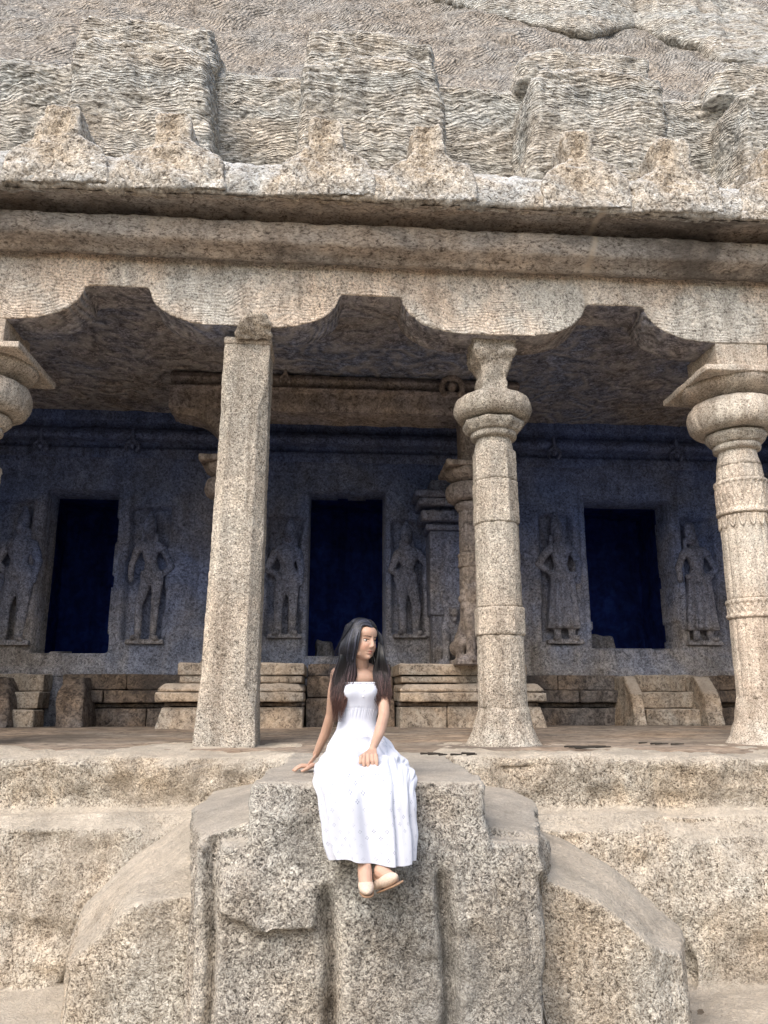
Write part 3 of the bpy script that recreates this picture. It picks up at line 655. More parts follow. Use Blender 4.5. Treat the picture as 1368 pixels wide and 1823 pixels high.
steps(4.02, 4.98, 'three worn stone steps between slanting side stones below the right doorway')
steps(-4.25, -3.42, 'three worn stone steps below the left doorway, beside the dark leaning stone')
def sidestone(px0, px1, pxb0, pxb1, Y, label, mat, top=1205, bot=1290, dk=0):
    b = B()
    A_ = [xz(px0, top, Y + .42), xz(px1, top, Y + .42), xz(pxb0, bot, Y), xz(pxb1, bot, Y)]
    b.hull([(A_[0][0], Y + .42, A_[0][1]), (A_[1][0], Y + .42, A_[1][1]), (A_[2][0], Y, A_[2][1]), (A_[3][0], Y, A_[3][1]), (A_[0][0], Y + .8, A_[0][1]), (A_[1][0], Y + .8, A_[1][1]), (A_[2][0], Y + .8, .03), (A_[3][0], Y + .8, .03),
            (A_[2][0], Y - .02, .06), (A_[3][0], Y - .02, .06), ((A_[0][0] + A_[2][0]) / 2 - dk, Y + .12, .45), ((A_[1][0] + A_[3][0]) / 2 + dk, Y + .12, .45)])
    me = b.remesh(.018, 3); displace(me, rough(.015, 4, 3)); single('side_stone', me, mat, label, 'stone', 'slanting stones flanking the shrine steps')
sidestone(1112, 1132, 1130, 1152, BACK - .95, 'slanting narrow side stone on the left of the right hand steps', M['plinth'])
sidestone(1235, 1262, 1262, 1292, BACK - .95, 'slanting narrow side stone on the right of the right hand steps', M['plinth'])
sidestone(118, 150, 98, 146, BACK - .9, 'dark rounded side stone leaning right of the left hand steps', M['plinth_dark'], dk=.03)
sidestone(-18, 16, -40, 14, BACK - .9, 'dark side stone left of the left hand steps at the photo edge', M['plinth_dark'], dk=.03)

# ---- porch platform
PYF = 8.8
def zpy(py, Y): return at(684, py, Y)[2]
def slab(x0, x1, y0, y1, z0, z1, taper=0, flare=0, mat='plinth', parent=None, name='stone', amp=.01):
    b = B(); b.hull([(x0 - flare, y0 - flare, z0), (x1 + flare, y0 - flare, z0), (x0, y0, z1 - taper), (x1, y0, z1 - taper), (x0 + taper, y0 + taper, z1), (x1 - taper, y0 + taper, z1),
                     (x0 - flare, y1, z0), (x1 + flare, y1, z0), (x0, y1, z1), (x1, y1, z1)])
    me = b.remesh(.016, 1, .4); displace(me, rough(amp, 3, 4)); return link(name, me, M[mat], parent)
for side, x0, x1, lab in ((0, -1.62, -.225, 'left half of the moulded porch platform, behind the square pillar'), (1, .83, 2.3, 'right half of the moulded porch platform, behind the octagonal pillar')):
    r = thing('porch_platform', ((x0 + x1) / 2, PYF, .08), lab, 'platform', 'two halves of the porch platform')
    el, er = (.20, 0) if side == 0 else (0, .18)
    slab(x0, x1, PYF, 10.0, .655, .785, .015, 0, 'plinth', r, 'top_slab')
    slab(x0 + .02, x1 - .02, PYF + .02, 10.0, .565, .65, 0, 0, 'plinth', r, 'course')
    slab(x0 - el * .9, x1 + er * .9, PYF - .12, 10.0, .47, .56, .06, -.0, 'plinth', r, 'moulding')
    slab(x0 - el, x1 + er, PYF - .14, 10.0, .365, .465, .0, 0, 'plinth', r, 'moulding')
    slab(x0 - el * .6, x1 + er * .6, PYF - .03, 10.0, .315, .36, 0, 0, 'plinth_dark', r, 'course')
    n = 3; xa, xb = x0 - el * .7, x1 + er * .7
    for k in range(n):
        slab(xa + (xb - xa) * k / n + .004, xa + (xb - xa) * (k + 1) / n - .004, PYF - .05, 10.0, .05, .31, .0, .07 if (k == 0 and side == 0) or (k == n - 1 and side == 1) else .0, 'plinth', r, 'base_stone')
r = thing('porch_step', (.3, 9.2, .08), 'dark recessed step stones between the two platform halves, behind the woman', 'step')
slab(-.21, .815, 9.15, 10.2, .05, .40, .02, 0, 'plinth_dark', r, 'step'); slab(-.21, .815, 9.45, 10.2, .405, .66, .02, 0, 'plinth_dark', r, 'step'); slab(-.21, .815, 9.8, 10.2, .665, .82, .02, 0, 'plinth_dark', r, 'step')

# ---- porch beam, brackets and pillars
P, F = extr([(9.4, 3.80), (8.86, 3.80), (8.80, 3.83), (8.78, 3.90), (8.78, 4.0), (8.74, 4.02), (8.74, 4.04), (8.90, 4.05), (8.84, 4.08), (8.72, 4.14), (8.74, 4.2), (8.85, 4.24), (8.85, 4.30)], -1.95, 2.35, 200, 40, .008, 4)
b = B()
b.prismx([(8.82, 3.78), (8.78, 3.84), (8.78, 4.00), (8.70, 4.02), (8.70, 4.045), (8.92, 4.06), (8.80, 4.09), (8.72, 4.15), (8.76, 4.21), (8.9, 4.3), (9.3, 4.3), (9.3, 3.78)], -1.92, 2.35)
me = b.remesh(.014, 1); displace(me, rough(.012, 3, 4)); single('porch_beam', me, M['inner_warm'], 'brownish moulded inner beam across the central porch behind the front pillars', 'beam')
small_gable(805, 690, 8.70, .13, 'small carved gable on the porch beam beside the octagonal pillar', M['inner_warm'])
small_gable(508, 676, 8.72, .06, 'small carved boss on the porch beam beside the square pillar', M['inner_warm'])
def bracket(x, s, label):
    b = B(); pts = []
    for k in range(9): t = math.pi / 2 * k / 8; pts.append((x + s * (.62 - .50 * math.sin(t)), 3.80 - .46 * (1 - math.cos(t)) - .10))
    pts = [(x + s * .74, 3.80), (x + s * .70, 3.72)] + pts[1:] + [(x + s * .10, 3.20), (x - s * .1, 3.20), (x - s * .1, 3.80)]
    for k in range(len(pts) - 1):
        (a, c), (e, f) = pts[k], pts[k + 1]
        if abs(a - e) < 1e-6: continue
        b.hull([(a, 8.82, c), (e, 8.82, f), (a, 8.82, 3.80), (e, 8.82, 3.80), (a, 9.2, c), (e, 9.2, f), (a, 9.2, 3.80), (e, 9.2, 3.80)])
    b.box(x - .14, x + .14, 8.84, 9.18, 3.15, 3.81)
    me = b.remesh(.018, 2); displace(me, rough(.01, 5, 3)); single('corbel_bracket', me, M['inner_warm'], label, 'bracket', 'curved stone brackets under the porch beam')
bracket(-1.15, -1, 'curved stone bracket reaching left under the inner beam, beside the square pillar')
bracket(1.75, 1, 'curved stone bracket above the lion pillar, mostly behind the octagonal pillar')
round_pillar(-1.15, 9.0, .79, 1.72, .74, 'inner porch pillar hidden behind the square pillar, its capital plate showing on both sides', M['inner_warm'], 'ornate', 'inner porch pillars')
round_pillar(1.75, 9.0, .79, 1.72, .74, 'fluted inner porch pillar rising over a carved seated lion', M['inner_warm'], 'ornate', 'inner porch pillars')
# pilaster at the back of the porch
r = thing('pilaster', (1.58, BACK - .3, .8), 'dark flat sided wall pillar with stepped capital, behind the seated horned lion', 'pilaster')
X0, X1 = 1.36, 1.80; PB = BACK - .42
for nm, g, z0, z1 in (('shaft', 0, 1.45, 2.58), ('neck_plate', .05, 2.585, 2.66), ('cushion_capital', .12, 2.70, 2.84), ('abacus', .16, 2.90, 3.0), ('top_plate', .21, 3.005, 3.10)):
    b = B(); b.hull([(x, y, z) for x in (X0 - g, X1 + g) for y in (PB - g, BACK) for z in (z0 + .02, z1 - .02)] + [(x, y, z) for x in (X0 - g + .02, X1 + g - .02) for y in (PB - g + .02, BACK) for z in (z0, z1)])
    me = b.remesh(.014, 1); displace(me, rough(.006, 8, 3)); link(nm, me, M['inner'], r)
b = B(); b.box(X0 + .03, X1 - .03, PB + .05, BACK, .8, 3.3); link('core', b.remesh(.02, 1), M['inner'], r)

# ---- carved figures
def guardian(px, feet, head, Y, label, pose, mir=1, skirt=False, crown=.24, mat=None, fat=1.0):
    """standing relief figure; feet/head are heights in metres, local unit h"""
    b = B(); x0 = at(px, 1040, Y)[0]; H = head - feet; h = H / 1.95 ; z0 = feet
    def p(x, z, y=0): return (x0 + mir * x * h, Y + y, z0 + z * h)
    hip = pose.get('hip', .04); fl = .75; k = fat
    b.chain([p(-.10, .06), p(-.115, .5), p(-.07 + hip, .92)], [.05 * k, .065 * k, .095 * k], fl)
    b.chain([p(.12, .06), p(.13, .5), p(.09 + hip, .92)], [.05 * k, .065 * k, .095 * k], fl)
    b.cap(p(-.10, .03, -.02), p(-.16, .02, -.07), .045, .035); b.cap(p(.12, .03, -.02), p(.18, .02, -.07), .045, .035)
    b.cap(p(-.06 + hip, .95), p(.06 + hip, .95), .12 * k, .12 * k, fl=fl)
    b.chain([p(hip, .98), p(hip * .4, 1.16), p(0, 1.36)], [.13 * k, .095 * k, .145 * k], fl)
    b.cap(p(-.13, 1.40), p(.13, 1.40), .08, .08, fl=fl)
    b.cap(p(0, 1.42), p(pose.get('tilt', 0) * .5, 1.54), .05, .05)
    hx = pose.get('tilt', 0)
    b.ell(p(hx, 1.62, -.03), (.085 * h, .09, .115 * h))
    b.cap(p(hx, 1.60, -.10), p(hx, 1.585, -.12), .02, .02)
    b.chain([p(hx, 1.70, -.01), p(hx * 1.1, 1.80, -.01), p(hx * 1.2, 1.70 + crown, 0)], [.085, .08, .03], fl)
    b.cap(p(hx - .10, 1.60), p(hx - .10, 1.50), .025, .03); b.cap(p(hx + .10, 1.60), p(hx + .10, 1.50), .025, .03)
    b.chain([p(-.19, 1.38), p(*pose['le']), p(*pose['lh'])], [.062 * k, .05 * k, .042], fl)
    b.chain([p(.19, 1.38), p(*pose['re']), p(*pose['rh'])], [.062 * k, .05 * k, .042], fl)
    if pose.get('club'): b.chain([p(*pose['rh']), p(pose['rh'][0] + .03, .5), p(pose['rh'][0] + .05, .04)], [.05, .06, .085], fl)
    if skirt:
        b.hull([p(-.17, .98, -.06), p(.19, .98, -.06), p(-.27, .16, -.07), p(.25, .16, -.07), p(-.17, .98, .08), p(.19, .98, .08), p(-.27, .16, .08), p(.25, .16, .08), p(0, .6, -.11), p(0, .2, -.10)])
        for s in (-.14, -.03, .10): b.cap(p(s * .7, .9, -.09), p(s, .2, -.10), .016, .022)
        b.cap(p(-.18, 1.0, -.05), p(.2, 1.0, -.05), .035, .035)
    b.cap(p(-.13 + hip, 1.0, -.04), p(.14 + hip, 1.0, -.04), .03, .03)
    b.hull([p(-.26, .0, -.05), p(.28, .0, -.05), p(-.28, -.07, -.07), p(.3, -.07, -.07), p(-.26, .0, .1), p(.28, .0, .1), p(-.28, -.07, .1), p(.3, -.07, .1)])
    me = b.remesh(.011, 1); displace(me, rough(.006, 8, 3))
    single('carved_guardian', me, mat or M['inner'], label, 'relief figure', 'guardian figures carved beside the doorways')
YN = BACK + .0
hipL = dict(hip=.04, tilt=.02, le=(-.30, 1.12), lh=(-.16, .98), re=(.29, 1.14), rh=(.24, .86))
arms2 = dict(hip=-.05, tilt=-.03, le=(-.30, 1.10), lh=(-.12, 1.0), re=(.34, 1.18), rh=(.30, .98), club=True)
guardian(28, 1.13, 2.9, YN, 'dim relief figure cut by the left edge of the photo, left of the left doorway', hipL, 1, fat=1.2)
guardian(264, 1.15, 2.86, YN, 'slender relief figure in the dim niche between left doorway and square pillar', dict(hip=.05, tilt=-.02, le=(-.27, 1.1), lh=(-.26, .9), re=(.34, 1.1), rh=(.13, .92)), 1, fat=.85)
guardian(509, 1.23, 2.80, YN, 'relief figure with rounded crown and hand on hip, left of the central doorway', dict(hip=.03, tilt=.05, le=(-.32, 1.08), lh=(-.12, .98), re=(.25, 1.12), rh=(.24, .86)), 1)
guardian(728, 1.24, 2.78, YN, 'relief figure with pointed crown leaning on a club, right of the central doorway', arms2, 1)
guardian(1000, 1.18, 2.92, YN, 'relief figure in a long robe with tall rounded headdress, left of the right doorway', dict(hip=.0, tilt=-.04, le=(-.36, 1.16), lh=(-.16, 1.02), re=(.30, 1.18), rh=(.26, .9)), 1, skirt=True, crown=.28)
guardian(1243, 1.17, 2.90, YN, 'worn faceless relief figure in a wide robe, right of the right doorway', dict(hip=.0, tilt=-.06, le=(-.30, 1.14), lh=(-.28, .95), re=(.33, 1.12), rh=(.12, .98)), 1, skirt=True, crown=.14, fat=.95)

def lion(x, y, z, s, yaw, label, mat, horns=False, mane=True):
    b = B(); rot = Matrix.Rotation(yaw, 3, 'Z')
    def p(a, f, u): v = rot @ Vector((a * s, -f * s, u * s)); return (x + v.x, y + v.y, z + v.z)   # a side, f forward, u up
    b.chain([p(0, -.22, .25), p(0, 0, .50), p(0, .10, .72)], [.22 * s, .21 * s, .19 * s])
    for sd_ in (-1, 1):
        b.chain([p(sd_ * .13, .16, .66), p(sd_ * .14, .22, .35), p(sd_ * .14, .22, .06)], [.085 * s, .07 * s, .06 * s])
        b.cap(p(sd_ * .14, .22, .04), p(sd_ * .15, .34, .035), .06 * s, .05 * s)
        b.chain([p(sd_ * .18, -.15, .2), p(sd_ * .22, .08, .26), p(sd_ * .22, .0, .06), p(sd_ * .22, .2, .04)], [.13 * s, .09 * s, .06 * s, .05 * s])
        b.cap(p(sd_ * .15, .14, 1.03), p(sd_ * .19, .12, 1.12), .04 * s, .02 * s)
        b.ell(p(sd_ * .07, .31, .96), (.032 * s,) * 3)
        if horns: b.chain([p(sd_ * .10, .16, 1.05), p(sd_ * .20, .14, 1.15), p(sd_ * .19, .16, 1.30)], [.04 * s, .035 * s, .015 * s])
    if mane:
        for k in range(12):
            t = 2 * math.pi * k / 12; b.ell(p(.19 * math.cos(t), .07, .88 + .19 * math.sin(t)), (.065 * s,) * 3, sub=8)
    b.ell(p(0, .15, .90), (.155 * s, .165 * s, .16 * s))
    b.cap(p(0, .25, .91), p(0, .37, .885), .095 * s, .075 * s); b.cap(p(0, .22, .80), p(0, .33, .775), .07 * s, .055 * s)
    b.ell(p(0, .43, .93), (.035 * s, .03 * s, .025 * s))
    b.box(*[v for v in (x - .3 * s, x + .3 * s, y - .36 * s, y + .35 * s, z - .04, z + .03)])
    me = b.remesh(.011, 1); displace(me, rough(.006, 9, 3)); single('carved_lion', me, mat, label, 'carved lion')
lion(1.69, 8.78, .80, .80, R_(12), 'seated stone lion with curled mane and open jaws at the inner pillar foot', M['inner_warm'])
lion(1.60, BACK - .62, .80, .72, 0, 'dark seated horned lion at the foot of the wall pillar', M['inner'], horns=True, mane=False)

# ================================================================== THE WOMAN
M['skin'] = None
def skin_material():
    m = bpy.data.materials.new('skin'); m.use_nodes = True; nt = m.node_tree; bs = nt.nodes['Principled BSDF']
    a = N(nt, 'ShaderNodeAttribute', attribute_name='tone'); tc = N(nt, 'ShaderNodeTexCoord')
    n = N(nt, 'ShaderNodeTexNoise', Scale=18.0, Detail=4.0); nt.links.new(tc.outputs['Object'], n.inputs['Vector'])
    v = ramp(nt, n.outputs[0], [(.3, (.92, .9, .88)), (.7, (1.06, 1.05, 1.04))])
    nt.links.new(mixc(nt, 1.0, a.outputs['Color'], v, 'MULTIPLY'), bs.inputs['Base Color'])
    bs.inputs['Roughness'].default_value = .5; bs.inputs['Subsurface Weight'].default_value = .15
    bs.inputs['Subsurface Radius'].default_value = (.012, .005, .003); bs.inputs['Subsurface Scale'].default_value = 1
    return m
M['skin'] = skin_material()
HEAD = Vector(at(646.5, 1140, 4.34)); HR = Matrix.Rotation(R_(218), 3, 'Z') @ Matrix.Rotation(R_(-4), 3, 'Y') @ Matrix.Rotation(R_(-5), 3, 'X')
def hp(x, y, z): return tuple(HEAD + HR @ Vector((x, y, z)))
w_ = lambda px, py, Y: tuple(at(px, py, Y))
lady = thing('person', at(645, 1372, 4.4), 'seated young woman in long white strapless dress with long dark hair, looking aside', 'person')
b = B()
E_ = lambda c, r, sub=14: b.ell(hp(*c), r, HR, sub)
E_((0, -.022, .030), (.072, .092, .080)); E_((0, .018, -.020), (.0605, .064, .086)); E_((0, .026, -.058), (.047, .048, .046)); E_((0, .050, -.084), (.022, .024, .020))
E_((0, .035, .040), (.055, .050, .045))
for s in (-1, 1):
    E_((s * .071, -.012, -.010), (.007, .015, .026), 8); E_((s * .030, .030, -.040), (.030, .035, .035))
    b.cap(hp(s * .040, .030, -.072), hp(s * .056, -.005, -.040), .018, .020)
nb = w_(642, 1192, 4.41)
b.cap(hp(0, -.025, -.06), nb, .050, .053)
b.ell(w_(641, 1222, 4.41), (.125, .080, .105)); b.ell(w_(640, 1208, 4.385), (.105, .062, .06))
b.chain([w_(640, 1240, 4.40), w_(637, 1288, 4.40), w_(640, 1340, 4.41)], [.098, .080, .11])
b.chain([w_(640, 1190, 4.42), w_(620, 1195, 4.42), w_(602, 1201, 4.42)], [.046, .040, .044]); b.chain([w_(644, 1190, 4.42), w_(664, 1196, 4.41), w_(681, 1203, 4.40)], [.046, .040, .043])
for s, a_, c_ in ((0, (637, 1201, 4.345), (609, 1195, 4.38)), (1, (648, 1201, 4.345), (674, 1197, 4.38))): b.cap(w_(*a_), w_(*c_), .009, .011, 8)
# arms
b.chain([w_(602, 1201, 4.42), w_(595, 1232, 4.46), w_(590, 1272, 4.54), w_(580, 1305, 4.60), w_(563, 1343, 4.66)], [.040, .036, .030, .030, .020])
b.chain([w_(681, 1203, 4.40), w_(684, 1235, 4.36), w_(684, 1272, 4.28), w_(676, 1303, 4.19), w_(664, 1332, 4.08)], [.040, .036, .030, .029, .019])
# right hand flat on the rock
wr = Vector(w_(563, 1345, 4.66)); ZR = .0
pl_ = Vector((wr.x - .055, 4.635, .030))
b.hull([tuple(wr + Vector(v)) for v in ((0, -.022, .012), (0, .022, .012), (0, -.02, -.02), (0, .02, -.02))] + [(pl_.x, 4.595, .022), (pl_.x, 4.675, .022), (pl_.x + .01, 4.60, .048), (pl_.x + .01, 4.67, .05)])
for k, (dy, L_) in enumerate(((-.036, .062), (-.013, .072), (.011, .068), (.033, .055))):
    s0 = (pl_.x + .005, 4.635 + dy, .034); s1 = (pl_.x - L_ * .45, 4.635 + dy * 1.3, .036); s2 = (pl_.x - L_ * .78, 4.635 + dy * 1.5, .026); s3 = (pl_.x - L_, 4.635 + dy * 1.6, .014)
    b.chain([s0, s1, s2, s3], [.0105, .0092, .0085, .0068])
b.chain([(wr.x - .012, 4.62, .04), (wr.x - .045, 4.575, .026), (wr.x - .075, 4.56, .014)], [.013, .011, .008])
# left hand relaxed over the knee
wl = Vector(w_(664, 1332, 4.08)); k0 = Vector(w_(659, 1346, 4.00))
b.hull([tuple(wl + Vector(v)) for v in ((-.02, -.01, .0), (.02, -.01, .0), (-.018, .014, 0), (.018, .014, 0))] + [tuple(k0 + Vector(v)) for v in ((-.034, -.012, .006), (.036, -.012, 0), (-.032, .012, .0), (.034, .012, -.004))])
for k, (dx_, L_) in enumerate(((-.029, .060), (-.009, .070), (.011, .068), (.030, .056))):
    s0 = k0 + Vector((dx_, -.002, .004)); s1 = s0 + Vector((dx_ * .1, -.022, -L_ * .42)); s2 = s1 + Vector((0, -.004, -L_ * .36)); s3 = s2 + Vector((-.002, .010, -L_ * .28))
    b.chain([tuple(s0), tuple(s1), tuple(s2), tuple(s3)], [.0105, .009, .0083, .0066])
b.chain([tuple(wl + Vector((-.014, -.008, -.012))), tuple(k0 + Vector((-.046, -.016, -.004))), tuple(k0 + Vector((-.050, -.026, -.030)))], [.012, .0105, .0078])
# legs and feet
for hx_, kx, ax, aY, kn in ((622, 626, 649, 3.86, 1394), (660, 674, 682, 3.88, 1394)):
    b.chain([w_(hx_, 1350, 4.40), w_(kx, kn, 3.98), w_((kx + ax) / 2 + 3, 1440, 3.95), w_(ax, 1532, aY)], [.072, .043, .044, .029])
b.chain([w_(649, 1532, 3.86), w_(650, 1556, 3.82), w_(652, 1580, 3.76)], [.031, .034, .030]); b.cap(w_(650, 1545, 3.89), w_(652, 1560, 3.86), .026, .026)
b.chain([w_(682, 1530, 3.88), w_(679, 1552, 3.84), w_(700, 1566, 3.77)], [.030, .035, .027]); b.cap(w_(678, 1545, 3.9), w_(674, 1562, 3.86), .028, .026)
me = b.remesh(.0027, 4, .5)
def sculpt_head(me):
    n = len(me.vertices); co = np.empty(n * 3); me.vertices.foreach_get('co', co); co = co.reshape(-1, 3)
    ed = np.empty(len(me.edges) * 2, int); me.edges.foreach_get('vertices', ed); ed = ed.reshape(-1, 2)
    L = (co - np.array(HEAD)) @ np.array(HR); m_ = (np.clip((L[:, 2] + .125) / .03, 0, 1) * (np.linalg.norm(L, axis=1) < .16))[:, None]
    cnt = np.bincount(ed.ravel(), minlength=n)[:, None]
    for _ in range(22):
        acc = np.stack([np.bincount(ed[:, 0], L[ed[:, 1], j], n) + np.bincount(ed[:, 1], L[ed[:, 0], j], n) for j in range(3)], 1); L = L + (acc / cnt - L) * .6 * m_
    x, y, z = L.T; fr = np.clip((y - .02) / .03, 0, 1); d = 0 * x
    def g(cx, cz, h, sx, sz): return h * np.exp(-((x - cx) / sx) ** 2 - ((z - cz) / sz) ** 2)
    for s in (-1, 1):
        d = d + g(s * .031, -.001, -.0085, .015, .0105) + g(s * .030, .019, .0022, .020, .006) + g(s * .0105, -.0345, .0065, .0062, .0058) + g(s * .036, -.030, .0035, .017, .016) + g(s * .031, .0085, .0026, .015, .003) + g(s * .031, -.0095, .0014, .014, .003) + g(s * .026, -.060, -.0016, .005, .008)
    d = d + g(0, .010, .0055, .0075, .011) + g(0, -.006, .0085, .0072, .011) + g(0, -.018, .0105, .0080, .010) + g(0, -.029, .0135, .0095, .0080)
    d = d + g(0, -.0555, .0062, .016, .0040) + g(0, -.0668, .0066, .0135, .0045) - g(0, -.0612, .0042, .019, .0017) - g(0, -.0775, .0030, .014, .005) + g(0, -.093, .0045, .015, .010) - g(0, -.046, .0018, .003, .005)
    L[:, 1] += d * fr; co = L @ np.array(HR).T + np.array(HEAD); me.vertices.foreach_set('co', co.ravel()); me.update(); return L
Lh = sculpt_head(me)
def face_y(x, z):
    k = (np.abs(Lh[:, 0] - x) < .004) & (np.abs(Lh[:, 2] - z) < .004) & (Lh[:, 1] > .03); return float(Lh[k, 1].mean()) if k.any() else .07
# colour by region: skin, lips, brows, lash line, nails
n = len(me.vertices); co = np.empty(n * 3); me.vertices.foreach_get('co', co); co = co.reshape(-1, 3)
Lc = (co - np.array(HEAD)) @ np.array(HR)
base = np.tile(np.array([.50, .325, .245]), (n, 1))
def reg(c, r, col, k=1.0):
    global base
    d = np.sqrt((((Lc - np.array(c)) / np.array(r)) ** 2).sum(1)); m_ = np.clip((1.15 - d) / .3, 0, 1)[:, None] * k
    base = base * (1 - m_) + np.array(col) * m_
for s in (-1, 1):
    reg((s * .036, .060, -.034), (.026, .03, .022), (.62, .31, .22), .4)
    for t in range(7): reg((s * (.013 + .0052 * t), .080, .0205 + .0022 * math.sin(t / 6 * 3.0)), (.0055, .04, .0029), (.05, .028, .022), .85)
    for t in range(7): reg((s * (.019 + .0042 * t), .078, .0045 + .0022 * math.sin(t / 6 * 3.1)), (.0045, .03, .0020), (.02, .012, .01), .95)
    for t in range(5): reg((s * (.022 + .0045 * t), .078, -.0072 - .001 * math.sin(t / 4 * 3.1)), (.0045, .03, .0014), (.14, .07, .05), .7)
    reg((s * .030, .075, .0115), (.016, .03, .0045), (.40, .215, .15), .5)
reg((0, .094, -.0565), (.0195, .03, .0046), (.42, .15, .125), .9); reg((0, .094, -.0668), (.0165, .03, .0054), (.50, .20, .165), .9); reg((0, .10, -.0612), (.0205, .03, .0013), (.16, .06, .05), .9)
for s in (-1, 1): reg((s * .0075, .100, -.0400), (.0040, .012, .0026), (.14, .06, .045), .8)
ca = me.color_attributes.new('tone', 'FLOAT_COLOR', 'POINT'); ca.data.foreach_set('color', np.c_[base, np.ones(n)].ravel())
link('body', me, M['skin'], lady)
# eyes
M['eye_white'] = plain('eye_white', (.62, .58, .54), .2); M['iris'] = plain('dark_iris', (.02, .012, .008), .15)
for s in (-1, 1):
    bb = B(); ey = face_y(s * .031, -.001); bb.ell(hp(s * .031, ey - .0035, -.0012), (.0130, .0078, .0056), HR, 12); e = link('eye', mesh(bb.V, bb.F), M['eye_white'], lady)
    bb = B(); bb.ell(hp(s * .031 - .0010, ey + .0008, -.0004), (.0054, .0040, .0052), HR, 10); i_ = link('iris', mesh(bb.V, bb.F), M['iris']); i_.parent = e; i_.matrix_parent_inverse = Matrix.Translation(-lady.location)

# dress: one loft from bust to hem
M['cloth'] = bpy.data.materials.new('white_cotton'); m = M['cloth']; m.use_nodes = True; nt = m.node_tree; bs = nt.nodes['Principled BSDF']
bs.inputs['Roughness'].default_value = .85; bs.inputs['Specular IOR Level'].default_value = .15; bs.inputs['Sheen Weight'].default_value = .15
uv = N(nt, 'ShaderNodeUVMap', uv_map='UVMap'); sp = N(nt, 'ShaderNodeSeparateXYZ'); nt.links.new(uv.outputs[0], sp.inputs[0])
PU, PV = .052, .058
def cell(src, p, off=0.0):
    a = math_(nt, 'ADD', math_(nt, 'DIVIDE', src, p), off); fr_ = math_(nt, 'FRACT', a); return math_(nt, 'MULTIPLY', math_(nt, 'SUBTRACT', fr_, .5), p)
def dots(o1, o2):
    cx, cy = cell(sp.outputs[0], PU, o1), cell(sp.outputs[1], PV, o2)
    ax_, ay_ = math_(nt, 'ABSOLUTE', cx), math_(nt, 'ABSOLUTE', cy)
    d1 = math_(nt, 'ADD', math_(nt, 'POWER', math_(nt, 'SUBTRACT', ax_, .0052), 2.0), math_(nt, 'POWER', cy, 2.0))
    d2 = math_(nt, 'ADD', math_(nt, 'POWER', math_(nt, 'SUBTRACT', ay_, .0058), 2.0), math_(nt, 'POWER', cx, 2.0))
    return math_(nt, 'LESS_THAN', math_(nt, 'MINIMUM', d1, d2), .0025 ** 2)
dd = math_(nt, 'MAXIMUM', dots(0, 0), dots(.5, .5))
gate = math_(nt, 'GREATER_THAN', sp.outputs[1], .80)
dn = N(nt, 'ShaderNodeTexNoise', Scale=9.0, Detail=2.0); nt.links.new(uv.outputs[0], dn.inputs['Vector'])
dd = math_(nt, 'MULTIPLY', math_(nt, 'MULTIPLY', dd, gate), ramp(nt, dn.outputs[0], [(.42, (.1,) * 3), (.6, (1,) * 3)]))
cc = mixc(nt, dd, (.58, .605, .69), (.25, .27, .36)); nt.links.new(cc, bs.inputs['Base Color'])
tcn = N(nt, 'ShaderNodeTexNoise', Scale=60.0, Detail=2.0); nt.links.new(uv.outputs[0], tcn.inputs['Vector'])
bp = N(nt, 'ShaderNodeBump', Strength=.15, Distance=.003); nt.links.new(tcn.outputs[0], bp.inputs['Height']); nt.links.new(bp.outputs[0], bs.inputs['Normal'])
def Xof(px, z, Y):
    py = 1240 + (0.42 - z) * 1369 / Y; return at(px, py, Y)[0]
# rows: centre px, Y, z, half width, half depth, path angle (0 down, 90 forward)
rows = [(641, 4.395, .505, .118, .078, 0), (641, 4.39, .47, .124, .088, 0), (640, 4.39, .42, .122, .094, 0), (640, 4.395, .365, .110, .086, 0), (638, 4.395, .355, .110, .087, 0), (636, 4.40, .29, .102, .080, 0),
        (636, 4.39, .23, .118, .086, 8), (640, 4.375, .17, .160, .10, 25), (643, 4.33, .105, .196, .088, 55), (647, 4.20, .060, .228, .074, 80), (649, 4.07, .042, .248, .072, 82),
        (650, 3.985, .020, .250, .076, 66), (652, 3.935, -.025, .238, .080, 35), (654, 3.912, -.08, .228, .082, 10), (657, 3.905, -.15, .222, .080, 2), (660, 3.90, -.24, .216, .084, 0), (664, 3.895, -.335, .196, .092, 0)]
RA = np.array([(Xof(r[0], r[2], r[1]),) + r[1:] for r in rows]); dd_ = np.r_[0, np.cumsum(np.hypot(np.diff(RA[:, 1]), np.diff(RA[:, 2])))]
def cr(t):
    out = []
    for j in range(6):
        out.append(np.interp(t, dd_, RA[:, j]))
    return out
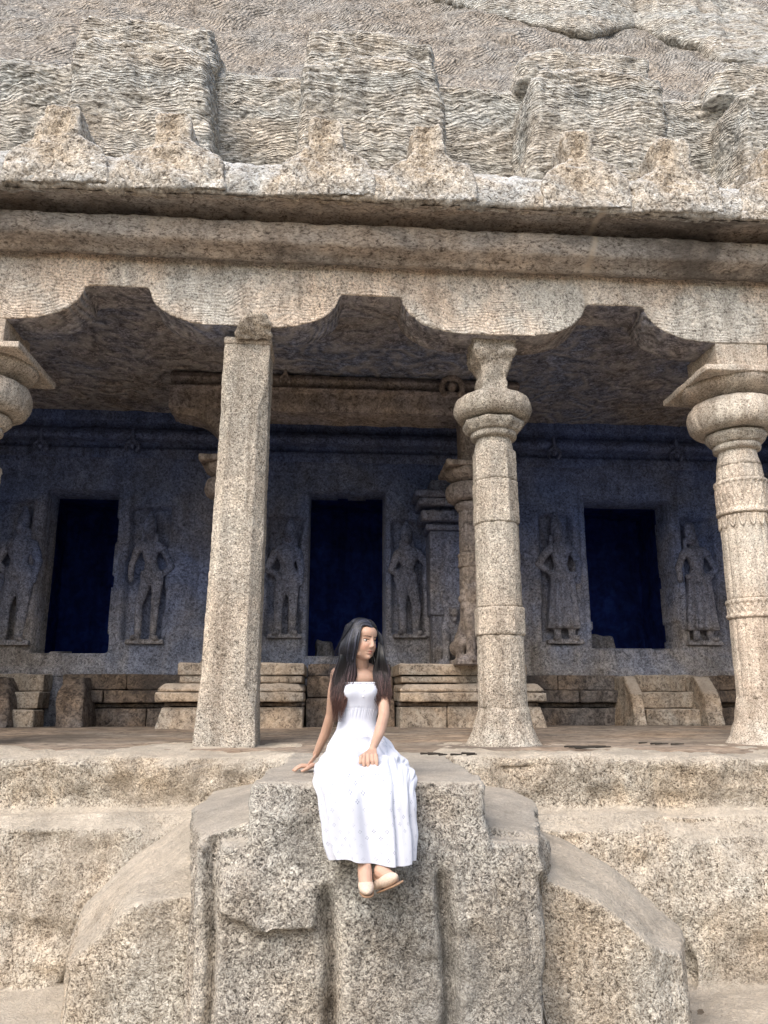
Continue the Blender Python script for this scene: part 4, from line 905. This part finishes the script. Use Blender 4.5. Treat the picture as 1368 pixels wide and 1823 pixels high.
def dress(u, v):
    s = v * dd_[-1]; K = [0] * 6; ws = 0
    for o_, wt in ((-.03, 1), (-.015, 2), (0, 3), (.015, 2), (.03, 1)):
        c_ = cr(np.clip(s + o_, 0, dd_[-1])); ws += wt
        for j in range(6): K[j] = K[j] + wt * c_[j]
    X, Y, Z, HW, HT, PH = [k / ws for k in K]; PH = np.radians(PH)
    th = 2 * math.pi * u; cs, sn = np.cos(th), np.sin(th)              # sn=+1 is the front / top side
    ex = 2 / 2.3; cx = np.sign(cs) * np.abs(cs) ** ex; sx = np.sign(sn) * np.abs(sn) ** ex
    low = np.clip((s - .78) / .12, 0, 1); mid = np.clip((s - .26) / .1, 0, 1) * (1 - low)
    q_ = np.stack([u * 0 + 3 * cs, 3 * sn, s * 3], 1)
    f = low * (.014 * np.sin(th * 11 + 1.6 * fbm(q_ * [1, 1, .4], .8, 2)) + .010 * np.sin(th * 5 + 1 + s * 2)) * (.5 + .7 * np.clip((s - .8) / .3, 0, 1))
    f += mid * (.020 * np.abs(gnoise(q_ * [1.4, 1.4, 2.6])) + .014 * np.sin(3.5 * cs * 2 + s * 26 + 2 * gnoise(q_ * .7)) * np.exp(-((s - .58) / .16) ** 2))
    f += .0016 * np.sin(th * 46 + 4 * gnoise(q_ * 2)) * np.exp(-((s - .17) / .03) ** 2) + .0018 * np.sin(th * 60) * np.exp(-(s / .02) ** 2)
    bust = .024 * (np.exp(-((cx * HW - .052) / .042) ** 2) + np.exp(-((cx * HW + .052) / .042) ** 2)) * np.exp(-((Z - .445) / .045) ** 2) * (sn > 0) * (s < .25)
    gap = -.014 * np.exp(-((cx * HW - .0) / .055) ** 2) * np.clip((s - .35) / .15, 0, 1) * np.clip((.95 - s) / .2, 0, 1) * np.clip(sn, 0, 1)
    f += bust + gap - .006 * np.exp(-((s - .148) / .006) ** 2)
    HWs = HW + .010 * gnoise(np.stack([cs * 2, s * 9, s * 0], 1)) * np.clip((s - .35) / .1, 0, 1)
    x = X + cx * (HWs + f); t = sx * (HT + f)
    yy = Y - t * np.cos(PH); zz = Z + t * np.sin(PH)
    wav = np.clip((s - dd_[-1] + .05) / .05, 0, 1); zz += wav * (.010 * np.sin(th * 3 + 1.2) - .020 * cs * .6)
    return np.stack([x, yy, zz], 1)
nu_, nv_ = 300, 300
P, F = grid(nu_, nv_, dress, closed_u=True)
me = mesh(P, F); uvl = me.uv_layers.new(name='UVMap'); vi = np.empty(len(me.loops), int); me.loops.foreach_get('vertex_index', vi)
uu = (vi % nu_) / nu_ * 1.4; vv_ = (vi // nu_) / (nv_ - 1) * dd_[-1]; uvl.data.foreach_set('uv', np.c_[uu, vv_].ravel())
d_ = link('dress', me, M['cloth'], lady); sm_ = d_.modifiers.new('solid', 'SOLIDIFY'); sm_.thickness = .002; sm_.offset = -1
def ringband(s0, s1, off, name):
    def f(u, v):
        c = dress(u, (s0 + (s1 - s0) * (.5 - .5 * np.cos(v * math.pi))) / dd_[-1]); ce = dress(u * 0 + .25, u * 0 + s0 / dd_[-1]); c0 = np.array([RA[0, 0], 4.395, 0])
        d = c - c0; d[:, 2] = 0; d /= np.linalg.norm(d, axis=1)[:, None]; return c + d * (off * np.sin(v * math.pi) + .001)[:, None]
    P, F = grid(300, 8, f, closed_u=True); o = link(name, mesh(P, F), M['cloth'], d_, False); o.matrix_parent_inverse = Matrix.Translation(-lady.location); return o
ringband(.0, .012, .003, 'hem_band'); ringband(.140, .156, .003, 'waistband')
M['button'] = plain('pearl_button', (.7, .7, .72), .3)
for k in range(3):
    z = .485 - .032 * k; bb = B(); sF = .505 - z; pt = dress(np.array([.25 - .015]), np.array([sF / dd_[-1]]))[0]
    bb.ell((pt[0], pt[1] - .002, pt[2]), (.005, .003, .005), None, 8); o = link('button', mesh(bb.V, bb.F), M['button'], None); o.parent = d_; o.matrix_parent_inverse = Matrix.Translation(-lady.location)

# shoes
M['shoe'] = plain('beige_knit', (.62, .50, .40), .8, vary=.15, scale=160, bump=.4); M['sole'] = plain('tan_sole', (.30, .19, .12), .7, vary=.1)
def shoe(heel, mid, toe, wd, th, upv):
    A_, B_, C_ = Vector(w_(*heel)), Vector(w_(*mid)), Vector(w_(*toe)); d = (C_ - A_).normalized(); up = Vector(upv); up = (up - d * up.dot(d)).normalized(); sd_ = d.cross(up)
    L_ = (C_ - A_).length; bb = B(); Rm = Matrix((sd_, d, up)).transposed()
    bb.ell(B_ + d * L_ * .10, (wd, L_ * .36, th), Rm, 14); bb.ell(B_ - d * L_ * .18, (wd * .8, L_ * .34, th * .8), Rm, 14)
    me = bb.remesh(.0035, 3); o = link('shoe', me, M['shoe'], lady)
    bb = B(); pts = []
    for f, k in ((.06, .5), (.15, .72), (.5, .70), (.75, .92), (.90, .7), (.95, .35)):
        for t in (-1, 1):
            for h_ in (.72, .98): pts.append(tuple(A_ + d * L_ * f + sd_ * wd * k * t - up * th * h_))
    bb.hull(pts); me = bb.remesh(.003, 2); s_ = link('sole', me, M['sole'], None); s_.parent = o; s_.matrix_parent_inverse = Matrix.Translation(-lady.location)
    return o
shoe((648, 1556, 3.90), (651, 1574, 3.79), (656, 1590, 3.69), .036, .027, (0, -.35, 1))
shoe((668, 1579, 3.86), (686, 1569, 3.80), (713, 1560, 3.70), .034, .029, (-.15, -.25, 1))
M['anklet'] = plain('dark_anklet_cord', (.05, .03, .03), .6)
c_ = Vector(w_(681.5, 1533, 3.878)); bb = B()
for k in range(16):
    f_ = lambda t: (c_.x + .034 * math.cos(t), c_.y + .034 * math.sin(t), c_.z - .010 * math.cos(t + .4))
    bb.cap(f_(2 * math.pi * k / 16), f_(2 * math.pi * (k + 1) / 16), .003, .003, 6)
link('anklet', mesh(bb.V, bb.F), M['anklet'], lady)

# hair
M['hair'] = bpy.data.materials.new('dark_hair'); m = M['hair']; m.use_nodes = True; nt = m.node_tree; bs = nt.nodes['Principled BSDF']
at_ = N(nt, 'ShaderNodeAttribute', attribute_name='tone'); nt.links.new(at_.outputs['Color'], bs.inputs['Base Color'])
bs.inputs['Roughness'].default_value = .42; bs.inputs['Specular IOR Level'].default_value = .42
rh_ = random.Random(11)
def catmull(P, n):
    P = [P[0] * 2 - P[1]] + P + [P[-1] * 2 - P[-2]]; out = []; m_ = len(P) - 3
    for k in range(n):
        t = k / (n - 1) * m_; i = min(int(t), m_ - 1); f = t - i; a, b_, c, d = P[i:i + 4]
        out.append(.5 * ((2 * b_) + (c - a) * f + (2 * a - 5 * b_ + 4 * c - d) * f * f + (3 * b_ - a - 3 * c + d) * f ** 3))
    return out
SV, SF, SC = [], [], []
def strand(pts, wd, colr):
    C_ = catmull([Vector(p) for p in pts], 24); n = len(C_); st = len(SV)
    for k, c in enumerate(C_):
        t = (C_[min(k + 1, n - 1)] - C_[max(k - 1, 0)]).normalized(); out_ = Vector((c.x - HEAD.x, c.y - HEAD.y - .03, 0)).normalized()
        sdv = t.cross(out_); sdv = sdv.normalized() if sdv.length > 1e-4 else Vector((1, 0, 0)); nv = sdv.cross(t)
        f = k / (n - 1); r = wd * (1 if f < .7 else max(.06, 1 - (f - .7) / .3))
        for a, b_ in ((1, 0), (0, .45), (-1, 0), (0, -.45)):
            SV.append(tuple(c + sdv * a * r + nv * b_ * r))
            g = min(1, max(0, (.62 - c.z) / .30)); cA = np.array([.012, .013, .019]); cB = np.array([.07, .032, .024]); SC.append(tuple((cA * (1 - g) + cB * g) * colr) + (1,))
    for k in range(n - 1):
        for i in range(4):
            a, b_ = st + k * 4 + i, st + k * 4 + (i + 1) % 4; SF.append((a, b_, b_ + 4, a + 4))
    SF.append((st, st + 1, st + 2, st + 3)); SF.append(tuple(range(st + (n - 1) * 4, st + n * 4)))
def skull(y, al, sg, g=0):                                   # a point over the scalp; y along the parting, al angle down the side
    yy = (y + .022) / (.098 + g); k = math.sqrt(max(.02, 1 - min(.96, yy * yy)))
    return Vector(hp(sg * (.079 + g) * k * math.sin(al), y, .030 + (.087 + g) * k * math.cos(al)))
curt = {  # world-left curtain is local +x
    1: dict(p=[((1172), (633, 603)), ((1205), (631, 594)), ((1240), (620, 590)), ((1285), (610, 591))], e=(1250, 1300)),
    -1: dict(p=[((1165), (671, 685)), ((1198), (664, 695)), ((1235), (668, 698)), ((1272), (674, 696))], e=(1238, 1290))}
for k in range(1260):
    sg = 1 if (k // 6) % 20 < 12 else -1
    if k % 6 == 0: cu_, cph, cwv, ccol, cye = rh_.random(), rh_.random() * 6.3, rh_.uniform(1.5, 6.5), rh_.choice((.5, .8, 1.2, 2.2, 4.0)), rh_.random()
    u = min(1, max(0, cu_ + rh_.uniform(-.05, .05))); dl = rh_.random(); C = curt[sg]
    yr = .066 - .11 * u ** .9 + rh_.uniform(-.005, .005); g = .006 * dl
    off = rh_.uniform(-.003, .003)
    pts = [skull(yr, .02 * sg * 0 + .03, sg, g)]
    for al, yt in ((.45, yr - .006), (.9, yr * .75 - .010)): pts.append(skull(yt, al, sg, g + .004))
    uu_ = min(1, max(0, u * .85 + .15 * rh_.random()))
    if sg == 1: pts.append(Vector(w_(641 - 31 * uu_ ** .9, 1131 + 6 * uu_, 4.252 + .10 * uu_ ** 3 + .012 * dl))); pts.append(Vector(w_(637 - 33 * uu_, 1153, 4.255 + .09 * uu_ ** 3 + .012 * dl)))
    else: pts.append(Vector(w_(673.5 + 6.5 * uu_, 1130, 4.325 + .05 * uu_ + .012 * dl))); pts.append(Vector(w_(672.5 + 9 * uu_, 1150, 4.35 + .03 * dl)))
    ye = C['e'][0] + (C['e'][1] - C['e'][0]) * min(1, max(0, cye + rh_.uniform(-.6, .6))); ph = cph; wv = cwv * (.8 + .4 * rh_.random())
    for q__, (py, (xi, xo)) in enumerate(C['p']):
        x = xi + (xo - xi) * uu_ + (q__ > 0) * wv * math.sin(ph + py * .06); Yd = [4.30, 4.305, 4.295, 4.29][q__] + (.05 * uu_ + .02 * dl if q__ < 2 else .03 * dl)
        if sg == -1: Yd = [4.38, 4.33, 4.30, 4.29][q__] + .03 * dl
        if py > ye: py = ye
        pts.append(Vector(w_(x, py, Yd)))
    strand(pts, rh_.uniform(.0014, .0036), ccol * rh_.uniform(.7, 1.4))
for k in range(110):                                          # dark under layer of both curtains
    sg = 1 if k % 5 < 3 else -1; uu_ = rh_.random(); C = curt[sg]['p']; ye = rh_.uniform(1235, 1270)
    pts = [skull(.03 - .07 * uu_, .1, sg, 0), skull(.02 - .06 * uu_, .6, sg, .001)]
    pts += [Vector(w_(639 - 29 * uu_, 1133, 4.275 + .10 * uu_ ** 2)), Vector(w_(636 - 31 * uu_, 1153, 4.28 + .09 * uu_ ** 2))] if sg == 1 else [Vector(w_(674 + 6 * uu_, 1135, 4.35 + .05 * uu_))]
    for q__, (py, (xi, xo)) in enumerate(C): pts.append(Vector(w_(xi + (xo - xi) * (.08 + .84 * uu_), min(py, ye), [4.33, 4.335, 4.315, 4.305][q__])))
    strand(pts, .006, .5)
for k in range(160):                                          # hair at the back
    sg = rh_.choice((-1, 1)); yr = -.10 + .10 * rh_.random(); x = 645 + rh_.uniform(-40, 38)
    v_ = rh_.random(); pts = ([skull(.03 - .07 * v_, .08, 1, .003), skull(.0 - .07 * v_, .55, 1, .004), Vector(w_(623 + 8 * v_, 1121, 4.36 + .05 * v_)), Vector(w_(611 + 12 * v_, 1148, 4.40 + .05 * v_))] if sg == 1 else [skull(-.02 - .04 * v_, .05, -1), skull(-.04 - .03 * v_, .8, -1, .003), skull(-.05 - .02 * v_, 1.4, -1, .003)]) + [Vector(w_(x if sg == -1 else 605 + .5 * (x - 605), 1180, 4.46)), Vector(w_(x + rh_.uniform(-3, 3), 1215, 4.50)), Vector(w_(x + rh_.uniform(-5, 5), 1250 + 20 * rh_.random(), 4.50))]
    strand(pts, rh_.uniform(.003, .005), rh_.uniform(.6, 1.2))
for k in range(36):                                           # stray hairs
    u = rh_.random(); x = 618 - 10 * u; x1 = 600 + rh_.uniform(-14, 8)
    pts = [skull(.02 - .08 * u, .2, 1, .004), skull(-.01 - .06 * u, .8, 1, .010), skull(-.02 - .05 * u, 1.4, 1, .018), Vector(w_(x1, 1172 + 14 * u, 4.38)), Vector(w_(x1 - 3 + rh_.uniform(-6, 6), 1215, 4.33)), Vector(w_(x1 + rh_.uniform(-6, 8), 1250 + 50 * rh_.random(), 4.31))]
    strand(pts, .0009, 1.4)
me = mesh(SV, SF); ca = me.color_attributes.new('tone', 'FLOAT_COLOR', 'POINT'); ca.data.foreach_set('color', np.array(SC).ravel())
hair = link('hair', me, M['hair'], lady)
bb = B(); bb.ell(hp(0, -.030, .034), (.0765, .092, .084), HR, 20); me = bb.remesh(.006, 1)
displace(me, lambda co, no: co)
ca = me.color_attributes.new('tone', 'FLOAT_COLOR', 'POINT'); ca.data.foreach_set('color', np.tile([.012, .012, .016, 1], len(me.vertices)))
sc_ = link('scalp_hair', me, M['hair']); sc_.parent = hair; sc_.matrix_parent_inverse = Matrix.Translation(-lady.location)

# small dark blue pouch tucked behind her hip
p0 = at(584, 1352, 4.58); b = B(); b.ell((p0[0], 4.58, .045), (.055, .04, .045)); b.ell((p0[0] - .02, 4.57, .03), (.04, .035, .03)); b.cap((p0[0] - .02, 4.55, .085), (p0[0] + .03, 4.56, .08), .008, .008)
me = b.remesh(.005, 2); displace(me, rough(.008, 14, 2)); M['pouch'] = plain('dark_blue_cloth', (.03, .06, .12), .5, vary=.3)
single('pouch', me, M['pouch'], 'small dark blue pouch tucked between the white dress and her arm', 'pouch')

# dark twigs and leaf litter on the hall floor
M['litter'] = plain('dark_litter', (.03, .025, .02), .9)
def litter(px, py, n, ln, label):
    p = at(px, py, 6.0); k = at(px, py, 6.0); r = (EYE[2] - .02) / (EYE[2] - p[2]) if p[2] < EYE[2] else 1
    c = EYE + (p - EYE) * r; rr = random.Random(px); b = B()
    for i in range(n):
        a = rr.uniform(-.35, .35); x, y = c[0] + rr.uniform(-.16, .16), c[1] + rr.uniform(-.12, .12); l = ln * rr.uniform(.4, 1)
        b.cap((x - l * math.cos(a), y - l * math.sin(a), .026), (x + l * math.cos(a), y + l * math.sin(a), .028), .008, .004, 6)
    single('floor_litter', mesh(b.V, b.F), M['litter'], label, 'litter')['kind'] = 'stuff'
litter(1040, 1331, 14, .09, 'dark twigs and litter on the hall floor right of the octagonal pillar')
litter(1180, 1325, 5, .08, 'few dark twigs on the hall floor near the ornate pillar')
litter(800, 1343, 7, .05, 'small dark chips on the floor edge left of the octagonal pillar')
